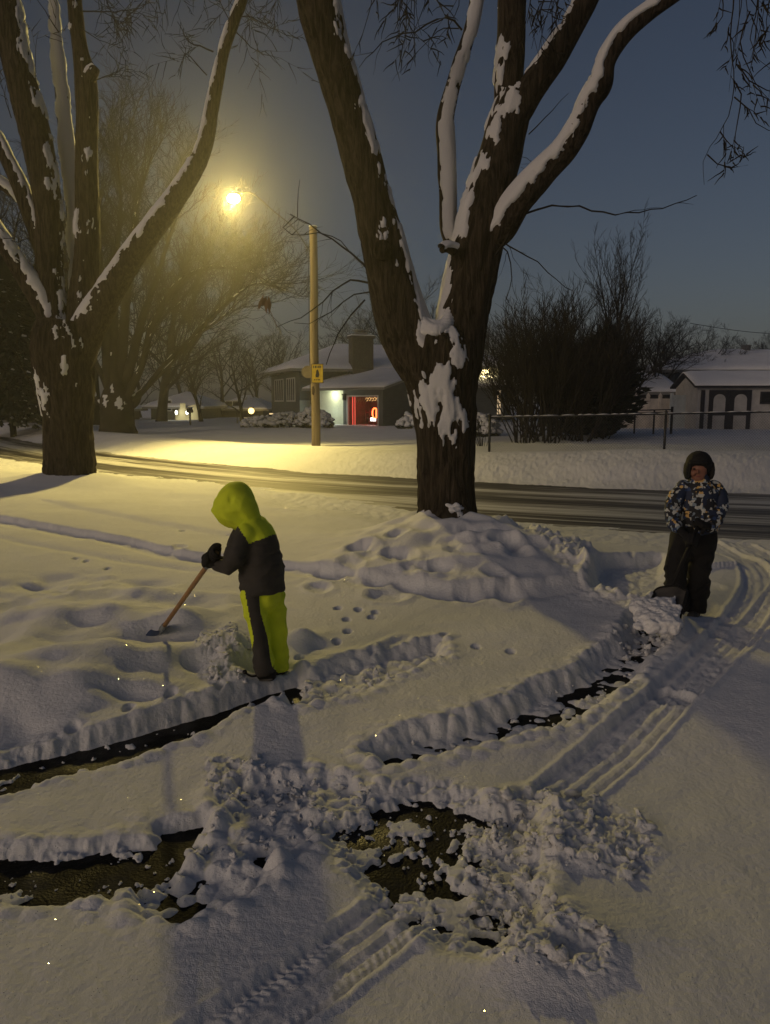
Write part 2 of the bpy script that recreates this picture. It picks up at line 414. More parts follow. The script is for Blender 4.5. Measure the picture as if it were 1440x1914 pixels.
def H(X, Y):
    X = np.asarray(X, float); Y = np.asarray(Y, float)
    shp = X.shape
    X = X.ravel(); Y = Y.ravel()
    h = .048 + .067 * ss(3.0, 4.0, Y) + (.012 + .018 * ss(3, 6, Y)) * fbm(X * .35, Y * .35, 3) + .010 * fbm(X * 1.7, Y * 1.7, 3) + .0028 * fbm(X * 9, Y * 9, 4)
    dn, _, sn = pline(X, Y, NEAR_S); df, arc, sf = pline(X, Y, FAR_S)
    near = -dn * sn            # + on the camera side of the bare road
    far = df * sf              # + beyond the bare road
    # verge beyond the road
    A = .26 + .20 * ss(-1, 6, X)
    rough = fbm(X * 2.2, Y * 2.2, 4, .6)
    rg = worley(X * 2.6, Y * 2.6)
    wob = .25 * n2(X * .8, Y * .8)
    lawn = .18 + .10 * ss(2, 14, far) + .05 * fbm(X * .22, Y * .22, 2)
    prof = ss(-.1, 2.5, far + wob) * (1 - .5 * ss(2.6, 5.0, far + wob))
    fv = -.03 + lawn * ss(.2, 3.0, far) + A * prof + (.020 * rough + .003 * rg + .014 * fbm(X * 8, Y * 8, 3) + .010 * fbm(X * 19, Y * 19, 2)) * ss(.0, .6, far) * (1 - ss(2.2, 3.6, far))
    fv = fv + .02 * fbm(X * 1.3, Y * 1.3, 3) * ss(3, 5, far)
    # camera side shoulder: thin packed snow
    tiny = fbm(X * 7, Y * 7, 3)
    sh = -.045 + .075 * ss(.0, .9, near + .3 * n2(X * 1.3, Y * 3)) + .012 * tiny + .018 * worley(X * 5, Y * 5) * ss(.3, 1.0, near)
    wl = ss(1.5, 2.5, near + .25 * n2(X * .9, Y * .9))
    h = np.where(far > 0, fv, np.where(near > 0, sh * (1 - wl) + h * wl, -.06))
    m = (Y < 17) & (near > .2) & (np.abs(X) < .62 * Y + 2.0)
    if m.any():
        x, y = X[m], Y[m]; q = h[m]; nr = near[m]
        nA = n2(x * 3.1, y * 3.1); nB = fbm(x * 13, y * 13, 3); nC = worley(x * 12, y * 12)
        # raised lawn edge
        d, _, s = pline(x, y, GP([(-220, 940), (0, 973), (240, 1013), (330, 1036), (530, 1063), (700, 1096), (850, 1114), (1000, 1112), (1090, 1098)]))
        sd = d * s + .03 * nA + .012 * nB
        fade = 1 - ss(1.2, 3.0, sd)
        q = q + .055 * ss(-.02, .055, sd) * fade - .03 * np.exp(-((sd + .10) / .09) ** 2)
        d, _, s = pline(x, y, GP([(-100, 985), (60, 1018), (240, 1048), (420, 1072)]))
        q = q - .02 * np.exp(-(d / .08) ** 2)
        d, _, s = pline(x, y, GP([(100, 945), (230, 975), (330, 992), (420, 1006)]))
        q = q + .03 * ss(-.1, .1, d * s) * np.exp(-(d / .5) ** 2)
        # hill round the maple
        tx, ty = TREE2_AT
        rr = np.hypot(x - tx, y - ty)
        hill = .37 * np.exp(-(rr / .85) ** 2)
        for px, py, pz, a, sx, sy in ((868, 1010, .38, .11, .9, .62), (850, 1052, .28, .075, 1.0, .6), (690, 1040, .2, .07, .5, .5), (960, 1080, .2, .07, .5, .45), (985, 1010, .36, .12, .5, .5)):
            cx, cy = G(px, py, pz)
            hill = hill + a * np.exp(-((x - cx) / sx) ** 2 - ((y - cy) / sy) ** 2)
        q = q + hill * (1 + .25 * nA)
        q = q + .022 * fbm(x * 1.8, y * 1.8, 3) * np.clip(hill * 8, 0, 1)
        tx, ty = TREE1_AT
        q = q + .20 * np.exp(-(np.hypot((x - tx) * .8, y - ty) / 1.1) ** 2)
        # drifts at left
        reg = ss(.12, -.12, psd(x, y, GP([(-260, 1100), (0, 1070), (150, 1062), (300, 1075), (440, 1110), (480, 1180), (440, 1265), (300, 1300), (0, 1385), (-260, 1450)], .15)))
        q = q + reg * (.06 * n2(x * 1.5 + 3, y * 1.9) + .030 * n2(x * 3.1, y * 3.4) + .008 * n2(x * 7, y * 7))
        for px, py, pz, sx, sy, a in BUMPS:
            cx, cy = G(px, py, pz)
            q = q + a * np.exp(-((x - cx) / sx) ** 2 - ((y - cy) / sy) ** 2) * (1 + .35 * nA)
        for px, py, rx, ry, an, a in DIMPLES:
            cx, cy = G(px, py, .28)
            mm = (np.abs(x - cx) < .6) & (np.abs(y - cy) < .6)
            if not mm.any(): continue
            c, s_ = math.cos(an), math.sin(an)
            u = ((x[mm] - cx) * c + (y[mm] - cy) * s_) / rx; v = (-(x[mm] - cx) * s_ + (y[mm] - cy) * c) / ry
            e = np.sqrt(u * u + v * v) + .22 * nA[mm] + .10 * nB[mm]
            q[mm] += -.52 * a * (1 - ss(.35, 1.05, e)) + .15 * a * np.exp(-((e - 1.2) / .25) ** 2)
        for px, py in PRINTS:
            cx, cy = G(px, py, .12)
            e = np.hypot((x - cx) / .035, (y - cy) / .05)
            q = q - .03 * (1 - ss(.6, 1.1, e))
        # ridges thrown up by the shovels
        for pts, w, a in RIDGES:
            d, arc_, _ = pline(x, y, pts)
            mm = d < w * 3.5
            if not mm.any(): continue
            k = .50 + .26 * n2(arc_[mm] * 4.5 + 5 * w, x[mm] * 2) + .14 * n2(arc_[mm] * 13, y[mm] * 9)
            q[mm] = q[mm] + a * k * np.exp(-(np.maximum(0, d[mm] + .25 * w * nB[mm]) / w) ** 2) + .30 * a * (nC[mm] - .2) * np.exp(-(d[mm] / w / 1.3) ** 2)
        for poly, a, c, fr in CLUMPY:
            sd = psd(x, y, poly)
            w = ss(.05, -.06, sd + .04 * nA)
            mm = w > 0
            if not mm.any(): continue
            xx, yy = x[mm] + .02 * n2(x[mm] * 20, y[mm] * 20), y[mm] + .02 * n2(x[mm] * 20 + 9, y[mm] * 20)
            cl = .50 * worley(xx * fr, yy * fr) * ss(-.2, .5, n2(xx * 2.6, yy * 2.6)) + .30 * worley(xx * fr * 2.3 + 5, yy * fr * 2.3) * ss(-.4, .3, n2(xx * 5, yy * 5 + 4)) + .85 * fbm(xx * fr * .55, yy * fr * .55, 4, .6) + .22 * fbm(xx * fr * 5, yy * fr * 5, 2)
            q[mm] += w[mm] * (a + c * (cl - .3))
        for px, py, z_, sx, sy in ((500, 1264, .055, .17, .10), (1284, 1150, .06, .22, .16)):   # trodden where the children stand
            cx, cy = G(px, py, z_)
            w = np.exp(-(((x - cx) / sx) ** 2 + ((y - cy) / sy) ** 2) ** 2)
            q = q * (1 - w) + (z_ + .006 * nB) * w
        # tyre tracks
        for pts, w, dep, con in TRACKS:
            pts_s = catmull(pts, .08).tolist() if len(pts) > 2 else pts
            d0, _, _ = pline(x, y, pts)
            mm = d0 < w * 4
            if not mm.any(): continue
            d, s_, sg = pline(x[mm], y[mm], pts_s)
            u = d * sg / w + .05 * nB[mm]
            au = np.abs(u)
            wall = ss(.92, 1.10, au)
            rib = ss(.30, .62, .5 + .5 * np.cos(u * PI * 3.5))
            lug = np.sin((s_ + .02 * np.sign(u) + .05 * np.abs(u)) * 2 * PI / .030) * ss(.30, .5, au) + .5 * np.sin((s_ - .03 * u / .1) * 2 * PI / .019) * (1 - ss(.2, .4, au))
            tread = con * (.0085 * rib + .0016 * lug * (.7 + n2(s_ * 3, u * 2))) + .005 * nB[mm] + .006 * con * nC[mm] * ss(.1, .5, n2(s_ * 5, u))
            floor = np.minimum(q[mm], .125) - np.minimum(dep, q[mm] * .72)
            rim = .010 * np.exp(-((au - 1.22) / .14) ** 2)
            soft = .018 * ss(2.6, 1.05, au) * (u > 0)      # left shoulder slumps toward the rut
            q[mm] = np.where(au < 1.1, (floor + tread) * (1 - wall) + (q[mm] + rim) * wall, q[mm] + rim) - soft * wall * .6
        # half cleared strips
        for poly, fl in HALF:
            sd = psd(x, y, poly) + .03 * nA + .012 * n2(x * 6.5, y * 6.5)
            w = ss(.10, -.05, sd)
            mm = w > 0
            if not mm.any(): continue
            f = fl + .018 * fbm(x[mm] * 5, y[mm] * 5, 3) + .022 * (nC[mm] - .35) + .008 * nB[mm]
            q[mm] = q[mm] * (1 - w[mm]) + f * w[mm] + 4 * w[mm] * (1 - w[mm]) * (.010 * nB[mm] + .018 * (nC[mm] - .3))
            b = np.exp(-((sd - .08) / .07) ** 2) * (sd > .0)
            q = q + .02 * b * (.4 + nC)
        nD = fbm(x * 5, y * 5, 3) + .45 * fbm(x * 19, y * 19, 3)
        for poly, ww, berm, film in BARE:
            sd = psd(x, y, poly) + .024 * nA + .010 * n2(x * 7, y * 7) + .003 * nB
            w = ss(-.012 - .2 * ww, ww, sd)
            f = -.022 + .034 * ss(.42 - film * 1.2, .75 - film * 1.2, nD) + .006 * nC
            edge = 4 * w * (1 - w)
            q = np.where(sd < ww + .01, f * (1 - w) + q * w + edge * (.010 * nB + .016 * (nC - .3) + .012 * fbm(x * 27, y * 27, 2)), q)
            if berm:
                q = q + berm * np.exp(-((sd - .09) / .06) ** 2) * (sd > .02) * (.3 + 1.1 * nC)
        h[m] = q
    return h.reshape(shp)

def H1(x, y):
    return float(H(np.array([x]), np.array([y]))[0])

def make_ground():
    Ys = [-6, -4, -2, -.6, .2, .7, 1.0, 1.2]
    y = 1.3
    while y < 62:
        Ys.append(y); y += min(y * y / 1150, .0042 * y)
    while y < 300:
        Ys.append(y); y *= 1.035
    Ys.append(300)
    Ys = np.array(Ys)
    nc = 860
    u = np.linspace(-1, 1, nc)
    ext = 1 + np.cumsum(np.linspace(.02, .9, 16))
    u = np.concatenate([-ext[::-1], u, ext])
    half = np.maximum(.56 * np.maximum(Ys, 0) + .55, 1.2)
    X = u[None, :] * half[:, None]
    X = np.clip(X, -300, 300)
    Y = np.repeat(Ys[:, None], len(u), 1)
    Z = H(X, Y)
    V = np.stack([X, Y, Z], -1).reshape(-1, 3)
    r, c = X.shape
    i = np.arange(r - 1)[:, None] * c; j = np.arange(c - 1)[None, :]
    q = np.stack([i + j, i + j + 1, i + c + j + 1, i + c + j], -1).reshape(-1, 4)
    # drop snow that lies well below the pavement sheets (bare ground shows there)
    zq = Z.ravel()[q].max(1)
    q = q[zq > -.028]
    mb = MB(); mb.add(V, q)
    o = mb.build('snow', snow_mat('snow_ground'), smooth=True)
    tag(o, 'blue-grey evening snow covering lawns, drive and verge, with drifts, tracks and shovelled edges', kind='structure')
    return o

snow_ground = make_ground()

# ---- pavement sheets under the snow
def asphalt_mat(name, base=(.006, .006, .006)):
    m = bpy.data.materials.new(name); T, N, L = nt(m)
    b = N['Principled BSDF']; b.inputs['Specular IOR Level'].default_value = .07
    tc = N.new('ShaderNodeTexCoord')
    a = N.new('ShaderNodeTexNoise'); a.inputs['Scale'].default_value = 7; a.inputs['Detail'].default_value = 8; a.inputs['Roughness'].default_value = .65
    c = N.new('ShaderNodeTexNoise'); c.inputs['Scale'].default_value = 90; c.inputs['Detail'].default_value = 4
    for q in (a, c): L.new(tc.outputs['Object'], q.inputs['Vector'])
    # smeared film of packed snow
    r = N.new('ShaderNodeValToRGB'); L.new(a.outputs['Fac'], r.inputs[0])
    r.color_ramp.elements[0].position = .50; r.color_ramp.elements[1].position = .74
    r.color_ramp.elements[0].color = (0, 0, 0, 1); r.color_ramp.elements[1].color = (.65, .65, .65, 1)
    k = N.new('ShaderNodeMath'); k.operation = 'MULTIPLY'; L.new(r.outputs[0], k.inputs[0]); L.new(c.outputs['Fac'], k.inputs[1])
    mx = N.new('ShaderNodeMix'); mx.data_type = 'RGBA'
    mx.inputs['A'].default_value = (*base, 1); mx.inputs['B'].default_value = (.13, .13, .135, 1)
    L.new(k.outputs[0], mx.inputs['Factor']); L.new(mx.outputs['Result'], b.inputs['Base Color'])
    rr = N.new('ShaderNodeMapRange'); L.new(a.outputs['Fac'], rr.inputs[0]); rr.inputs[1].default_value = .35; rr.inputs[2].default_value = .65
    rr.inputs[3].default_value = .42; rr.inputs[4].default_value = .75; L.new(rr.outputs[0], b.inputs['Roughness'])
    wt = N.new('ShaderNodeTexNoise'); wt.inputs['Scale'].default_value = 1.7; wt.inputs['Detail'].default_value = 3; L.new(tc.outputs['Object'], wt.inputs['Vector'])
    wr = N.new('ShaderNodeMapRange'); L.new(wt.outputs['Fac'], wr.inputs[0]); wr.inputs[1].default_value = .52; wr.inputs[2].default_value = .64; wr.inputs[3].default_value = .04; wr.inputs[4].default_value = .45
    L.new(wr.outputs[0], b.inputs['Specular IOR Level'])
    bp = N.new('ShaderNodeBump'); bp.inputs['Strength'].default_value = .8; bp.inputs['Distance'].default_value = .006
    L.new(c.outputs['Fac'], bp.inputs['Height']); L.new(bp.outputs[0], b.inputs['Normal'])
    return m

def make_drive():
    xs = np.linspace(-7, 6, 60); ys = np.linspace(-3, 8.2, 60)
    X, Y = np.meshgrid(xs, ys)
    Z = .004 * n2(X * 1.5, Y * 1.5)
    r, c = X.shape
    i = np.arange(r - 1)[:, None] * c; j = np.arange(c - 1)[None, :]
    q = np.stack([i + j, i + j + 1, i + c + j + 1, i + c + j], -1).reshape(-1, 4)
    o = MB().add(np.stack([X, Y, Z], -1), q).build('driveway', asphalt_mat('wet_asphalt'), smooth=True)
    tag(o, 'dark wet asphalt drive and walk showing where the snow is shovelled off', kind='structure')
make_drive()

def road_mat():
    m = bpy.data.materials.new('snowy_road'); T, N, L = nt(m)
    b = N['Principled BSDF']; b.inputs['Roughness'].default_value = .6
    uv = N.new('ShaderNodeUVMap'); mp = N.new('ShaderNodeMapping'); mp.inputs['Scale'].default_value = (.09, 2.1, 1)
    L.new(uv.outputs[0], mp.inputs['Vector'])
    a = N.new('ShaderNodeTexNoise'); a.inputs['Scale'].default_value = 1; a.inputs['Detail'].default_value = 7; a.inputs['Roughness'].default_value = .62
    L.new(mp.outputs[0], a.inputs['Vector'])
    mp2 = N.new('ShaderNodeMapping'); mp2.inputs['Scale'].default_value = (.6, 9, 1); L.new(uv.outputs[0], mp2.inputs['Vector'])
    c = N.new('ShaderNodeTexNoise'); c.inputs['Scale'].default_value = 1; c.inputs['Detail'].default_value = 5
    L.new(mp2.outputs[0], c.inputs['Vector'])
    ad = N.new('ShaderNodeMath'); ad.operation = 'MULTIPLY_ADD'; ad.inputs[1].default_value = .45; L.new(c.outputs['Fac'], ad.inputs[0]); L.new(a.outputs['Fac'], ad.inputs[2])
    # clear wheel lanes, whiter crown: bands across the width
    sp = N.new('ShaderNodeSeparateXYZ'); L.new(uv.outputs[0], sp.inputs[0])
    w = N.new('ShaderNodeMath'); w.operation = 'MULTIPLY'; w.inputs[1].default_value = 2 * PI / 2.0; L.new(sp.outputs[1], w.inputs[0])
    cs = N.new('ShaderNodeMath'); cs.operation = 'COSINE'; L.new(w.outputs[0], cs.inputs[0])
    a2 = N.new('ShaderNodeMath'); a2.operation = 'MULTIPLY_ADD'; a2.inputs[1].default_value = -.09; L.new(cs.outputs[0], a2.inputs[0]); L.new(ad.outputs[0], a2.inputs[2])
    r = N.new('ShaderNodeValToRGB'); L.new(a2.outputs[0], r.inputs[0])
    r.color_ramp.elements[0].position = .56; r.color_ramp.elements[1].position = .84
    r.color_ramp.elements[0].color = (.020, .018, .016, 1); r.color_ramp.elements[1].color = (.55, .55, .55, 1)
    e = r.color_ramp.elements.new(.68); e.color = (.11, .10, .09, 1)
    L.new(r.outputs[0], b.inputs['Base Color'])
    bp = N.new('ShaderNodeBump'); bp.inputs['Strength'].default_value = .5; bp.inputs['Distance'].default_value = .02
    L.new(ad.outputs[0], bp.inputs['Height']); L.new(bp.outputs[0], b.inputs['Normal'])
    return m

def make_road():
    # strip along the bare road, a little wider on each side than what shows
    f = np.array(FAR_S)
    T = np.gradient(f, axis=0); T /= np.linalg.norm(T, axis=1)[:, None]
    Nn = np.stack([T[:, 1], -T[:, 0]], 1)          # towards the camera
    nn = np.array(NEAR_S)
    ts = np.linspace(-1.2, 8.6, 30)
    P = f[:, None, :] + Nn[:, None, :] * ts[None, :, None]
    s = np.concatenate([[0], np.cumsum(np.linalg.norm(np.diff(f, axis=0), axis=1))])
    V = np.concatenate([P, np.full(P.shape[:2] + (1,), -.001)], -1)
    V[..., 2] += .012 * np.cos(ts[None, :] * .3)
    r, c = P.shape[:2]
    i = np.arange(r - 1)[:, None] * c; j = np.arange(c - 1)[None, :]
    q = np.stack([i + j, i + c + j, i + c + j + 1, i + j + 1], -1).reshape(-1, 4)
    o = MB().add(V, q).build('road', road_mat(), smooth=True)
    me = o.data
    uv = me.uv_layers.new(name='UVMap')
    UV = np.stack(np.broadcast_arrays(s[:, None], ts[None, :]), -1).reshape(-1, 2)
    li = np.empty(len(me.loops), np.int32); me.loops.foreach_get('vertex_index', li)
    uv.data.foreach_set('uv', UV[li].astype(np.float32).ravel())
    tag(o, 'ploughed residential road with streaks of packed snow along the wheel lanes', kind='structure')
make_road()

# ---- loose lumps of thrown snow (too many to count) and the single big ones
lump_mat = snow_mat('snow_lumps', 1.2)
def make_rubble():
    rg = np.random.RandomState(11)
    mb = MB()
    regs = [(CLUMPY[0][0], 190, .004, .030), (HALF[4][0], 170, .005, .022), (BARE[3][0], 45, .004, .014), (HALF[3][0], 90, .006, .026), (CLUMPY[3][0], 60, .006, .026),
            (HALF[1][0], 70, .005, .018), (CLUMPY[1][0], 60, .01, .035), (CLUMPY[4][0], 70, .01, .035), (BARE[1][0], 26, .003, .012), (CLUMPY[6][0], 50, .006, .02), (BARE[0][0], 22, .004, .012)]
    xs, ys, rs = [], [], []
    for poly, n, r0, r1 in regs:
        p = np.array(poly); lo, hi = p.min(0), p.max(0); k = 0
        while k < n:
            x, y = rg.uniform(lo[0], hi[0]), rg.uniform(lo[1], hi[1])
            if psd(np.array([x]), np.array([y]), poly)[0] > .02: continue
            xs.append(x); ys.append(y); rs.append(r0 + (r1 - r0) * rg.rand() ** 4); k += 1
    hs = np.maximum(H(np.array(xs), np.array(ys)), 0)
    for k in range(len(xs)):
        r = rs[k]
        mb.ball((xs[k], ys[k], hs[k] + r * .2), r, 12, 8, sc=tuple(rg.uniform(.7, 1.3, 3) * np.array([1, 1, .8])), noise=.95, seed=rg.rand() * 50)
    o = mb.build('snow_rubble', lump_mat, smooth=True)
    tag(o, 'small loose crumbs of thrown snow scattered round the shovelled patches', kind='stuff')
make_rubble()

LUMPS = [(1182, 1487, .045, (.75, .8, 1.1), 'tall pointed snow lump standing alone past the heap of thrown snow'),
         (1040, 1476, .050, (1.2, .9, 1), 'round snow lump on the far edge of the thrown heap'),
         (1022, 1486, .042, (.9, .9, 1), 'smaller round snow lump beside another on the far edge of the heap'),
         (1002, 1770, .050, (1.3, .8, .7), 'flat oblong snow lump at the near edge of the thrown heap'),
         (905, 1728, .052, (1.1, .9, .8), 'grey snow lump lying on bare asphalt by the cut snow edge'),
         (885, 1700, .030, (1, .9, .9), 'small grey snow lump next to a larger one on bare asphalt'),
         (1143, 1572, .030, (1.4, .8, .9), 'small oval snow lump near the dimple in the heap'),
         (1216, 1602, .013, (1, 1, 1), 'tiny snow ball on smooth snow past the heap'),
         (118, 1448, .032, (.9, .8, 1.2), 'snow lump on the near edge of the walkway trench'),
         (1236, 1036, .085, (.9, .8, 1.0), 'pale snow block beside the dark trousers of the patterned-jacket person'),
         (1205, 1034, .10, (1.5, .9, .8), 'low snow block on the packed shoulder near the patterned-jacket person'),
         (572, 1668, .0, (1, 1, 1), None)]
def make_lumps():
    for k, (px, py, r, sc, lab) in enumerate(LUMPS):
        if lab is None: continue
        x, y = G(px, py + 8, .15); z = max(H1(x, y), 0)
        x, y = G(px, py + 8, z); z = max(H1(x, y), 0)
        mb = MB().ball((0, 0, r * sc[2] * .5), r, 26, 16, sc=sc, noise=.45, seed=k * 2.7)
        o = mb.build('snow_lump', lump_mat, origin=(x, y, z), smooth=True)
        tag(o, lab, 'snow lump', 'larger lumps of thrown snow')
make_lumps()
# ================================================================== TREES
def bark_mat(name, ridge, furrow):
    m = bpy.data.materials.new(name); T, N, L = nt(m)
    b = N['Principled BSDF']; b.inputs['Roughness'].default_value = .9; b.inputs['Specular IOR Level'].default_value = .15
    tc = N.new('ShaderNodeTexCoord'); mp = N.new('ShaderNodeMapping'); mp.inputs['Scale'].default_value = (24, 24, 2.6)
    L.new(tc.outputs['Object'], mp.inputs[0])
    z = N.new('ShaderNodeTexNoise'); z.inputs['Scale'].default_value = 1; z.inputs['Detail'].default_value = 7; z.inputs['Roughness'].default_value = .68; z.inputs['Distortion'].default_value = .6
    L.new(mp.outputs[0], z.inputs[0])
    r = N.new('ShaderNodeValToRGB'); L.new(z.outputs['Fac'], r.inputs[0])
    e = r.color_ramp.elements; e[0].position = .40; e[1].position = .62; e[0].color = (*furrow, 1); e[1].color = (*ridge, 1)
    L.new(r.outputs[0], b.inputs['Base Color'])
    bp = N.new('ShaderNodeBump'); bp.inputs['Strength'].default_value = 1; bp.inputs['Distance'].default_value = .06
    L.new(z.outputs['Fac'], bp.inputs['Height']); L.new(bp.outputs[0], b.inputs['Normal'])
    return m
BARK = bark_mat('maple_bark', (.066, .051, .038), (.013, .010, .008))
BARK_FAR = mat('far_bark', (.026, .022, .018), .9, .3, 2, spec=.1)
TWIG = mat('twig_bark', (.022, .019, .016), .9, .3, 2, spec=.1)
SNOW_T = snow_mat('snow_on_wood', .8, False, (.60, .62, .66))

def limb(bark, snow, pts, near=True, thr=.35, thick=.035, sdir=(-.25, -.35, .9), fur=.08, blobs=(), ns=56, step=.05, patch=None, zstart=None):
    """pts: (px, py, width px, depth). Bark with furrows plus a shell of snow where the surface faces sdir"""
    P = []
    for px, py, w, Yd in pts:
        p = D(px, py, Yd); P.append((*p, w * .5 * zc(p) / F))
    C = catmull(P, step)
    c, R = C[:, :3], C[:, 3]
    n = len(c)
    T = np.gradient(c, axis=0); T /= np.linalg.norm(T, axis=1)[:, None]
    U = np.array([1., 0, 0]) - T * T[:, :1]; U /= np.linalg.norm(U, axis=1)[:, None]
    V = np.cross(T, U)
    a = np.arange(ns) * 2 * PI / ns
    nrm = np.cos(a)[None, :, None] * U[:, None, :] + np.sin(a)[None, :, None] * V[:, None, :]
    s = np.concatenate([[0], np.cumsum(np.linalg.norm(np.diff(c, axis=0), axis=1))])
    base = c[:, None, :] + R[:, None, None] * nrm
    k = 13.0
    cx, sy = np.cos(a)[None, :] * R[:, None], np.sin(a)[None, :] * R[:, None]
    ss_ = np.broadcast_to(s[:, None], cx.shape)
    wv = .05 * n3(cx * 3, sy * 3, ss_ * 2)
    fn = 1 - 2 * np.abs(n3((cx + wv) * k, (sy + wv) * k, ss_ * 1.9 + 3))
    f2 = n3(cx * 30, sy * 30, ss_ * 6)
    big = n3(cx * 2.2 + 7, sy * 2.2, ss_ * .9)
    disp = R[:, None] * (fur * (fn * .8 + .4 * f2) + .09 * big)
    B = base + disp[..., None] * nrm
    i = np.arange(n - 1)[:, None] * ns; j = np.arange(ns)[None, :]; kk = (j + 1) % ns
    q = np.stack([i + j, i + kk, i + ns + kk, i + ns + j], -1).reshape(-1, 4)
    bark.add(B, q)
    # end caps
    for o, idx in ((0, 1), (n - 1, -1)):
        b0 = bark.n - n * ns + o * ns
        bark.f.append((np.array([(b0, b0 + m + 1, b0 + m)[::1] for m in range(1, ns - 1)]), np.zeros(ns - 2, int)))
    if snow is not None:
        sd = np.array(sdir, float); sd /= np.linalg.norm(sd)
        wz = n3(base[..., 0] * 5, base[..., 1] * 5, base[..., 2] * 3.2) * .34 + n3(base[..., 0] * 17, base[..., 1] * 17, base[..., 2] * 7) * .30 + n3(base[..., 0] * 48, base[..., 1] * 48, base[..., 2] * 18) * .20
        m = (nrm @ sd) - thr + wz
        if patch is not None:
            m = patch(base, nrm, m, wz)
        for bx, by, rx, rz, am in blobs:      # plastered patches (photo px, on the camera side)
            pc = D(bx, by, np.interp(by, [q_[1] for q_ in pts][::-1], [q_[3] for q_ in pts][::-1]) if pts[0][1] > pts[-1][1] else pts[0][3])
            sc = zc(pc) / F
            e = ((base[..., 0] - pc[0]) / (rx * sc)) ** 2 + ((base[..., 2] - pc[2]) / (rz * sc)) ** 2
            m = np.maximum(m, np.where(nrm[..., 1] < .35, am * (.50 - .80 * e) + wz * 2.1, -1))
        off = np.clip(m * .22, -.03, 1)
        th = thick * (1 - np.exp(-np.maximum(off, 0) / thick * 1.6)) + np.minimum(off, 0)
        Sv = base + (disp * .6 + th + .002)[..., None] * nrm
        ok = (th.ravel()[q].max(1) > -.012)
        if ok.any():
            snow.add(Sv, q[ok])

def grow(mb, p, d, L, r, lev, rng, up=.06, gn=.22, kids=(7, 5, 4), spread=(.45, .9), ratio=.55, seg=6, droop=0, tmin=.22, nsides=(3, 3, 4, 6)):
    p = Vector(p); d = Vector(d).normalized()
    pts = [p.copy()]; dirs = [d.copy()]
    st = L / seg
    for i in range(seg):
        d = d + Vector((rng.uniform(-gn, gn), rng.uniform(-gn, gn), rng.uniform(-gn, gn) + up - droop * i / seg))
        d.normalize(); p = p + d * st
        pts.append(p.copy()); dirs.append(d.copy())
    n = len(pts)
    R = [r * (1 - .72 * i / (n - 1)) for i in range(n)]
    mb.tube([tuple(q) for q in pts], R, nsides[min(lev, len(nsides) - 1)], cap=False)
    if lev > 0:
        nk = kids[min(lev - 1, len(kids) - 1)]
        for k in range(nk):
            t = tmin + (1 - tmin) * (k + rng.random()) / nk
            i = min(n - 2, int(t * (n - 1))); f = t * (n - 1) - i
            q = pts[i].lerp(pts[i + 1], f); dd = dirs[i + 1]
            ax = dd.orthogonal(); ax.rotate(Matrix.Rotation(rng.uniform(0, 2 * PI), 3, dd))
            cd = dd.copy(); cd.rotate(Matrix.Rotation(rng.uniform(*spread), 3, ax))
            grow(mb, q, cd, L * ratio * (1.15 - .55 * t) * rng.uniform(.7, 1.25), max(R[i] * .60, .0085), lev - 1, rng, up, gn, kids, spread, ratio, max(3, seg - 1), droop, .15, nsides)

def tree_part(parent, trunk, crown, bark=None, tw=None):
    trunk.build('trunk', bark or BARK_FAR, parent, smooth=True)
    if crown is not None and crown.n: crown.build('crown', tw or TWIG, parent, smooth=True)

# ---------------------------------------------------------------- big maple in the middle
def twig_px(mb, pts, Y, r0, r1, rng, kids=0, kl=.5, droop=.1, lev=0):
    P = [D(x, y, Y + (dy[0] if dy else 0)) for x, y, *dy in pts]
    C = catmull([tuple(p) for p in P], .12)
    C = C + np.array([[.012 * math.sin(7 * i + pts[0][0]), .012 * math.cos(5 * i), .010 * math.sin(3.3 * i)] for i in range(len(C))])
    mb.tube(C, np.linspace(r0, r1, len(C)), 5, cap=False)
    for k in range(kids):
        i = rng.randrange(len(C) // 5, len(C) - 1)
        d = C[i + 1] - C[i]; d = d / np.linalg.norm(d)
        v = Vector(d) + Vector((rng.uniform(-.8, .8), rng.uniform(-.6, .6), rng.uniform(-.9, .5)))
        grow(mb, C[i], v, kl * rng.uniform(.4, 1.2), max(r1 * 1.1, .004), lev, rng, 0, .28, (4, 3), (.4, 1.0), .6, 5, droop)

